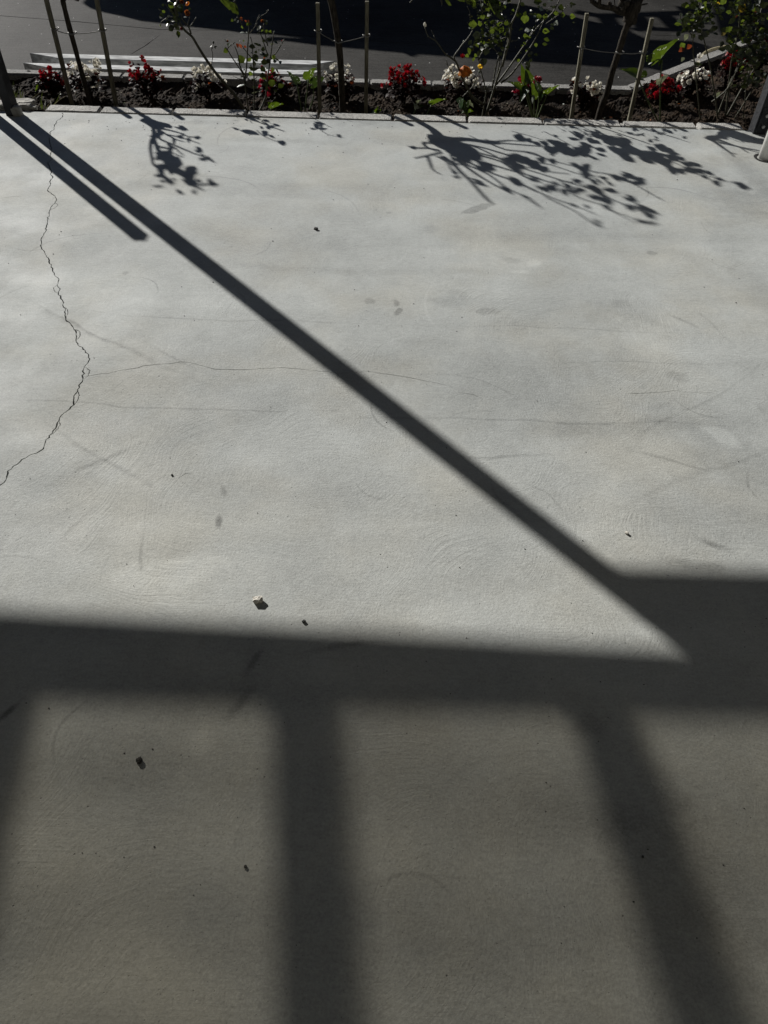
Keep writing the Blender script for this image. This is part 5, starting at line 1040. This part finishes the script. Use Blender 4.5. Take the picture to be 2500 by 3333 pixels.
arum_leaf(a1, Z2, 5.50, (1062, 685), (978, 585), 62, 'arum_leaf_painted_shade', 0, 0, .03, [(1075, 760), (1100, 920)], 1)
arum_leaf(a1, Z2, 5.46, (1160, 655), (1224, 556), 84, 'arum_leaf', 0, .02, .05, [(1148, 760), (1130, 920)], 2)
arum_leaf(a1, Z2, 5.52, (1190, 700), (1300, 640), 110, 'arum_leaf_painted_shade', 0, .03, .03, [(1205, 790), (1165, 920)], 3)
a2 = arum('clump of upright arum leaves with white spots, right of the big leafy rose', (1743, 388), 5.44)
arum_leaf(a2, P2, 5.46, (560, 480), (560, 90), 260, 'arum_leaf', 0, .05, .04, [(600, 800), (730, 1390)], 1)
arum_leaf(a2, P2, 5.48, (480, 490), (420, 30), 170, 'arum_leaf', 0, .04, .03, [(560, 850), (690, 1340)], 2)
arum_leaf(a2, P2, 5.43, (450, 700), (95, 475), 190, 'arum_leaf', 0, -.03, .05, [(580, 900), (720, 1390)], 3)
arum_leaf(a2, P2, 5.42, (540, 690), (395, 1010), 210, 'arum_leaf_painted_shade', 0, -.03, .03, [(600, 900), (740, 1390)], 4)
arum_leaf(a2, P2, 5.47, (720, 860), (650, 430), 150, 'arum_leaf', 0, .03, .05, [(745, 1000), (755, 1390)], 5)
arum_leaf(a2, P2, 5.46, (1060, 800), (1370, 570), 120, 'arum_leaf', 0, .02, .04, [(980, 1000), (820, 1400)], 6)
arum_leaf(a2, P2, 5.50, (850, 700), (740, 430), 150, 'arum_leaf_painted_shade', 0, .03, .03, [(860, 1000), (790, 1390)], 7)
arum_leaf(a2, P2, 5.42, (690, 860), (700, 1050), 90, 'pale_glint_leaf', 0, -.02, .03, None, 8)
arum_leaf(a2, P2, 5.49, (940, 800), (900, 980), 150, 'arum_leaf_painted_shade', 0, 0, .03, None, 9)
arum_leaf(a2, P2, 5.52, (560, 150), (545, 5), 130, 'shade_dark_leaf', 0, .02, .03, None, 10)
a3 = arum('low ragged arum leaf in bare soil left of the orange bloom', (1390, 372), 5.46)
arum_leaf(a3, RCz, 5.48, (250, 1880), (510, 1770), 85, 'arum_leaf', 0, .02, .04, [(200, 1980), (160, 2070)], 11)
arum_leaf(a3, RCz, 5.48, (20, 1850), (60, 1790), 60, 'pale_glint_leaf', 0, .02, .04, None, 12); arum_leaf(a3, RCz, 5.47, (60, 1930), (130, 1900), 50, 'arum_leaf', 0, .01, .03, None, 13)
a4 = arum('small drooping arum with folded leaves under the orange bloom', (1519, 380), 5.42)
arum_leaf(a4, RCz, 5.40, (800, 1790), (780, 1990), 120, 'arum_leaf_painted_shade', 0, -.02, .05, [(850, 1900), (890, 2090)], 14)
arum_leaf(a4, RCz, 5.40, (880, 1850), (895, 2100), 150, 'arum_leaf', 0, -.03, .04, [(890, 1950), (895, 2090)], 15)
arum_leaf(a4, RCz, 5.44, (900, 1860), (1010, 1930), 80, 'pale_glint_leaf', 0, 0, .03, None, 16); arum_leaf(a4, RCz, 5.44, (860, 2000), (780, 2040), 60, 'arum_leaf', 0, 0, .03, None, 17); arum_leaf(a4, RCz, 5.43, (910, 2020), (1015, 1995), 70, 'arum_leaf', 0, 0, .03, None, 18)
a5 = arum('tiny arum seedling just right of the lone middle stake', (1228, 372), 5.48)
arum_leaf(a5, Z3, 5.48, (195, 930), (140, 940), 30, 'arum_leaf', 0, 0, .03, None, 19); arum_leaf(a5, Z3, 5.48, (200, 935), (205, 880), 34, 'arum_leaf', 0, 0, .03, [(200, 945)], 20); arum_leaf(a5, Z3, 5.48, (205, 935), (243, 908), 26, 'arum_leaf', 0, 0, .03, None, 21)
arum_leaf(a5, Z3, 5.50, (520, 900), (500, 850), 40, 'pale_glint_leaf', 0, 0, .03, [(500, 950)], 22); arum_leaf(a5, Z3, 5.50, (560, 890), (590, 880), 24, 'arum_leaf', 0, 0, .03, None, 23); arum_leaf(a5, Z3, 5.52, (530, 860), (560, 850), 22, 'pale_glint_leaf', 0, 0, .03, None, 24)
a6 = arum('tall arum with one long spotted leaf in front of the red begonia at right', (2148, 392), 5.46)
arum_leaf(a6, ZP, 5.46, (1130, 880), (1475, 552), 165, 'arum_leaf', -.03, .04, .05, [(1235, 880), (1215, 1075), (1205, 1700)], 25)
arum_leaf(a6, ZP, 5.44, (1090, 880), (1022, 952), 80, 'arum_leaf', 0, 0, .03, None, 26); arum_leaf(a6, ZP, 5.44, (1195, 885), (1180, 980), 55, 'arum_leaf', 0, 0, .03, None, 27)
arum_leaf(a6, Z4, 5.48, (745, 555), (588, 490), 78, 'arum_leaf', 0, .02, .05, [(738, 600), (860, 860)], 28); arum_leaf(a6, Z4, 5.44, (880, 602), (945, 530), 44, 'pale_glint_leaf', 0, 0, .03, None, 29)
a7 = arum('single low arum leaf over the soil right of the thorny rose bush', (905, 370), 5.44)
arum_leaf(a7, RB, 5.44, (1070, 2050), (1300, 1960), 110, 'arum_leaf', 0, .03, .06, [(1060, 2090)], 30)

# ------------------------------------------------------------------ grass by the left post, broken stones
GZ = Zoom(0, 220, 6.381)
gt = thing('grass_tuft', 'thin grass blades growing beside the left veranda post', 'grass', A(70, 345, 5.25))
rnd = random.Random(12)
def blade(l, wd, m):
    Y = 5.25 + rnd.uniform(-.05, .1); pts = smoothpts([A(*GZ(*q), Y + .03 * i) for i, q in enumerate(l)], 3); bm = bmesh.new(); rows = []
    pts = [Vector((pts[0].x, pts[0].y, ZS - .02))] + pts
    for i, p in enumerate(pts):
        w_ = wd * (1 - (i / (len(pts) - 1)) ** 2) / 2 + .0002; rows.append((bm.verts.new(p - Vector((w_, 0, 0))), bm.verts.new(p + Vector((w_, w_ * .6, 0)))))
    for a, c in zip(rows, rows[1:]): bm.faces.new((a[0], a[1], c[1], c[0]))
    obj('blade', bm, m, gt, smooth=True)
for l, w_, m_ in [([(440, 750), (420, 560), (415, 390)], .006, 'grass_blade'), ([(450, 750), (455, 600), (480, 470)], .008, 'grass_blade'), ([(400, 750), (330, 600), (260, 450)], .006, 'grass_blade'), ([(550, 760), (650, 650), (840, 510)], .006, 'dry_grass_blade'), ([(720, 700), (770, 620), (830, 580)], .005, 'dry_grass_blade'),
                  ([(850, 790), (840, 680), (830, 590)], .007, 'grass_blade'), ([(860, 720), (870, 560), (900, 450)], .004, 'grass_blade'), ([(990, 790), (1070, 700), (1175, 620)], .008, 'dry_grass_blade'), ([(1100, 790), (1180, 680), (1260, 510)], .007, 'grass_blade'), ([(1100, 790), (1230, 670), (1420, 568)], .008, 'dry_grass_blade'), ([(300, 740), (290, 600), (255, 460)], .005, 'grass_blade'), ([(420, 740), (380, 660), (320, 560)], .005, 'grass_blade'), ([(940, 800), (935, 740), (960, 690)], .004, 'grass_blade'), ([(1060, 790), (1055, 720), (1030, 670)], .004, 'dry_grass_blade'), ([(250, 440), (290, 400), (280, 270)], .003, 'grass_blade'), ([(240, 430), (270, 330), (265, 240)], .003, 'grass_blade')]: blade(l, w_, m_)
for k in range(26):
    x = rnd.uniform(240, 520); blade([(x, 760), (x + rnd.uniform(-50, 30), rnd.uniform(620, 700)), (x + rnd.uniform(-130, 60), rnd.uniform(440, 600))], rnd.uniform(.002, .004), 'grass_blade')
gs = thing('young_shoot', 'single bright green shoot against the dark kerb on the left', 'plant', A(115, 300, 5.6))
bm = bmesh.new(); leaf_bm(bm, A(*GZ(735, 495), 5.6), A(*GZ(835, 245), 5.62) - A(*GZ(735, 495), 5.6), Vector((.008, .004, 0)), Vector((0, -1, .3)).normalized(), .3, .1, .3); obj('leaf', bm, 'arum_leaf', gs, smooth=True)
cane(gs, [A(*GZ(735, 495), 5.6), A(*GZ(745, 560), 5.6), Vector((A(*GZ(745, 560), 5.6).x, 5.6, ZS - .02))], .003, .003, 'green_stem', 'stalk')
for i, (q, s, lab) in enumerate([((480, 810), (.075, .045, .025), 'flat pale broken stone beside the left veranda post'), ((535, 850), (.045, .035, .022), 'rounded broken stone in front of the flat one by the left post'), ((670, 808), (.020, .02, .02), 'small round stone at the end of the kerb blocks'), ((690, 868), (.025, .018, .012), 'small dull stone in the gap before the first kerb block'), ((15, 850), (.06, .05, .025), 'pale broken stone at the left edge behind the post')]):
    p = G(*GZ(*q)); bm = bmesh.new(); rock(bm, (0, 0, 0), s, i * 4 + 1, .5, 3); o = obj('broken_stone', bm, 'stone', smooth=False); o.location = (p.x, p.y + .01, s[2] * .5); tag(o, lab, 'stone', 'broken stones by the left post')
# loose stones on the slab
def pebble(px, py, s, m, label, seed, name='pebble', rough=.5):
    p = G(px, py); bm = bmesh.new(); rock(bm, (0, 0, 0), s, seed, rough, 2); o = obj(name, bm, m); o.location = (p.x, p.y, s[2] * .72); o.rotation_euler.z = seed
    return tag(o, label, 'stone', 'loose stones on the concrete')
pebble(840, 1957, (.0150, .0095, .009), 'pale_stone', 'pale rough stone chip in the sun above the beam shadow', 0.2, 'stone_chip', .8)
pebble(454, 2478, (.0078, .0070, .0058), 'dark_stone', 'dark angular stone in the shade at lower left', 5, rough=1.2)
pebble(989, 2024, (.0055, .0045, .004), 'dark_stone', 'small dark pebble just below the pale stone chip', 7)
pebble(1029, 747, (.011, .008, .006), 'dark_stone', 'dark crumb lying in the sun above the long post shadow', 9, rough=.8)
pebble(799, 2822, (.0035, .003, .003), 'dark_stone', 'tiny dark pebble beside the middle rafter shadow near the bottom', 11)
pebble(560, 1547, (.0036, .003, .0028), 'dark_stone', 'small black pebble in the sun left of the little curved crack', 13)
pebble(2040, 1737, (.006, .005, .004), 'pale_stone', 'small pale chip in the sun above the dark right corner', 15, rough=.7)
pebble(2092, 2790, (.0028, .0025, .002), 'dark_stone', 'tiny dark pebble on the right rafter shadow', 17)
bm = bmesh.new(); rnd = random.Random(21)
for k in range(330):
    x, y = rnd.uniform(0, 2500), (400 + 2700 * rnd.random() ** 1.7) if k < 170 else (385 + 90 * rnd.random() ** 2); p = G(x, y); s = rnd.uniform(.0005, .0019) * (1.4 if y < 1100 else 1)
    r = bmesh.ops.create_icosphere(bm, subdivisions=1, radius=s); bmesh.ops.transform(bm, matrix=Matrix.Translation((p.x, p.y, s * .5)) @ Matrix.Diagonal((1.3, .9, .7, 1)), verts=r['verts'])
stuff(obj('grit', bm, 'dark_stone'))
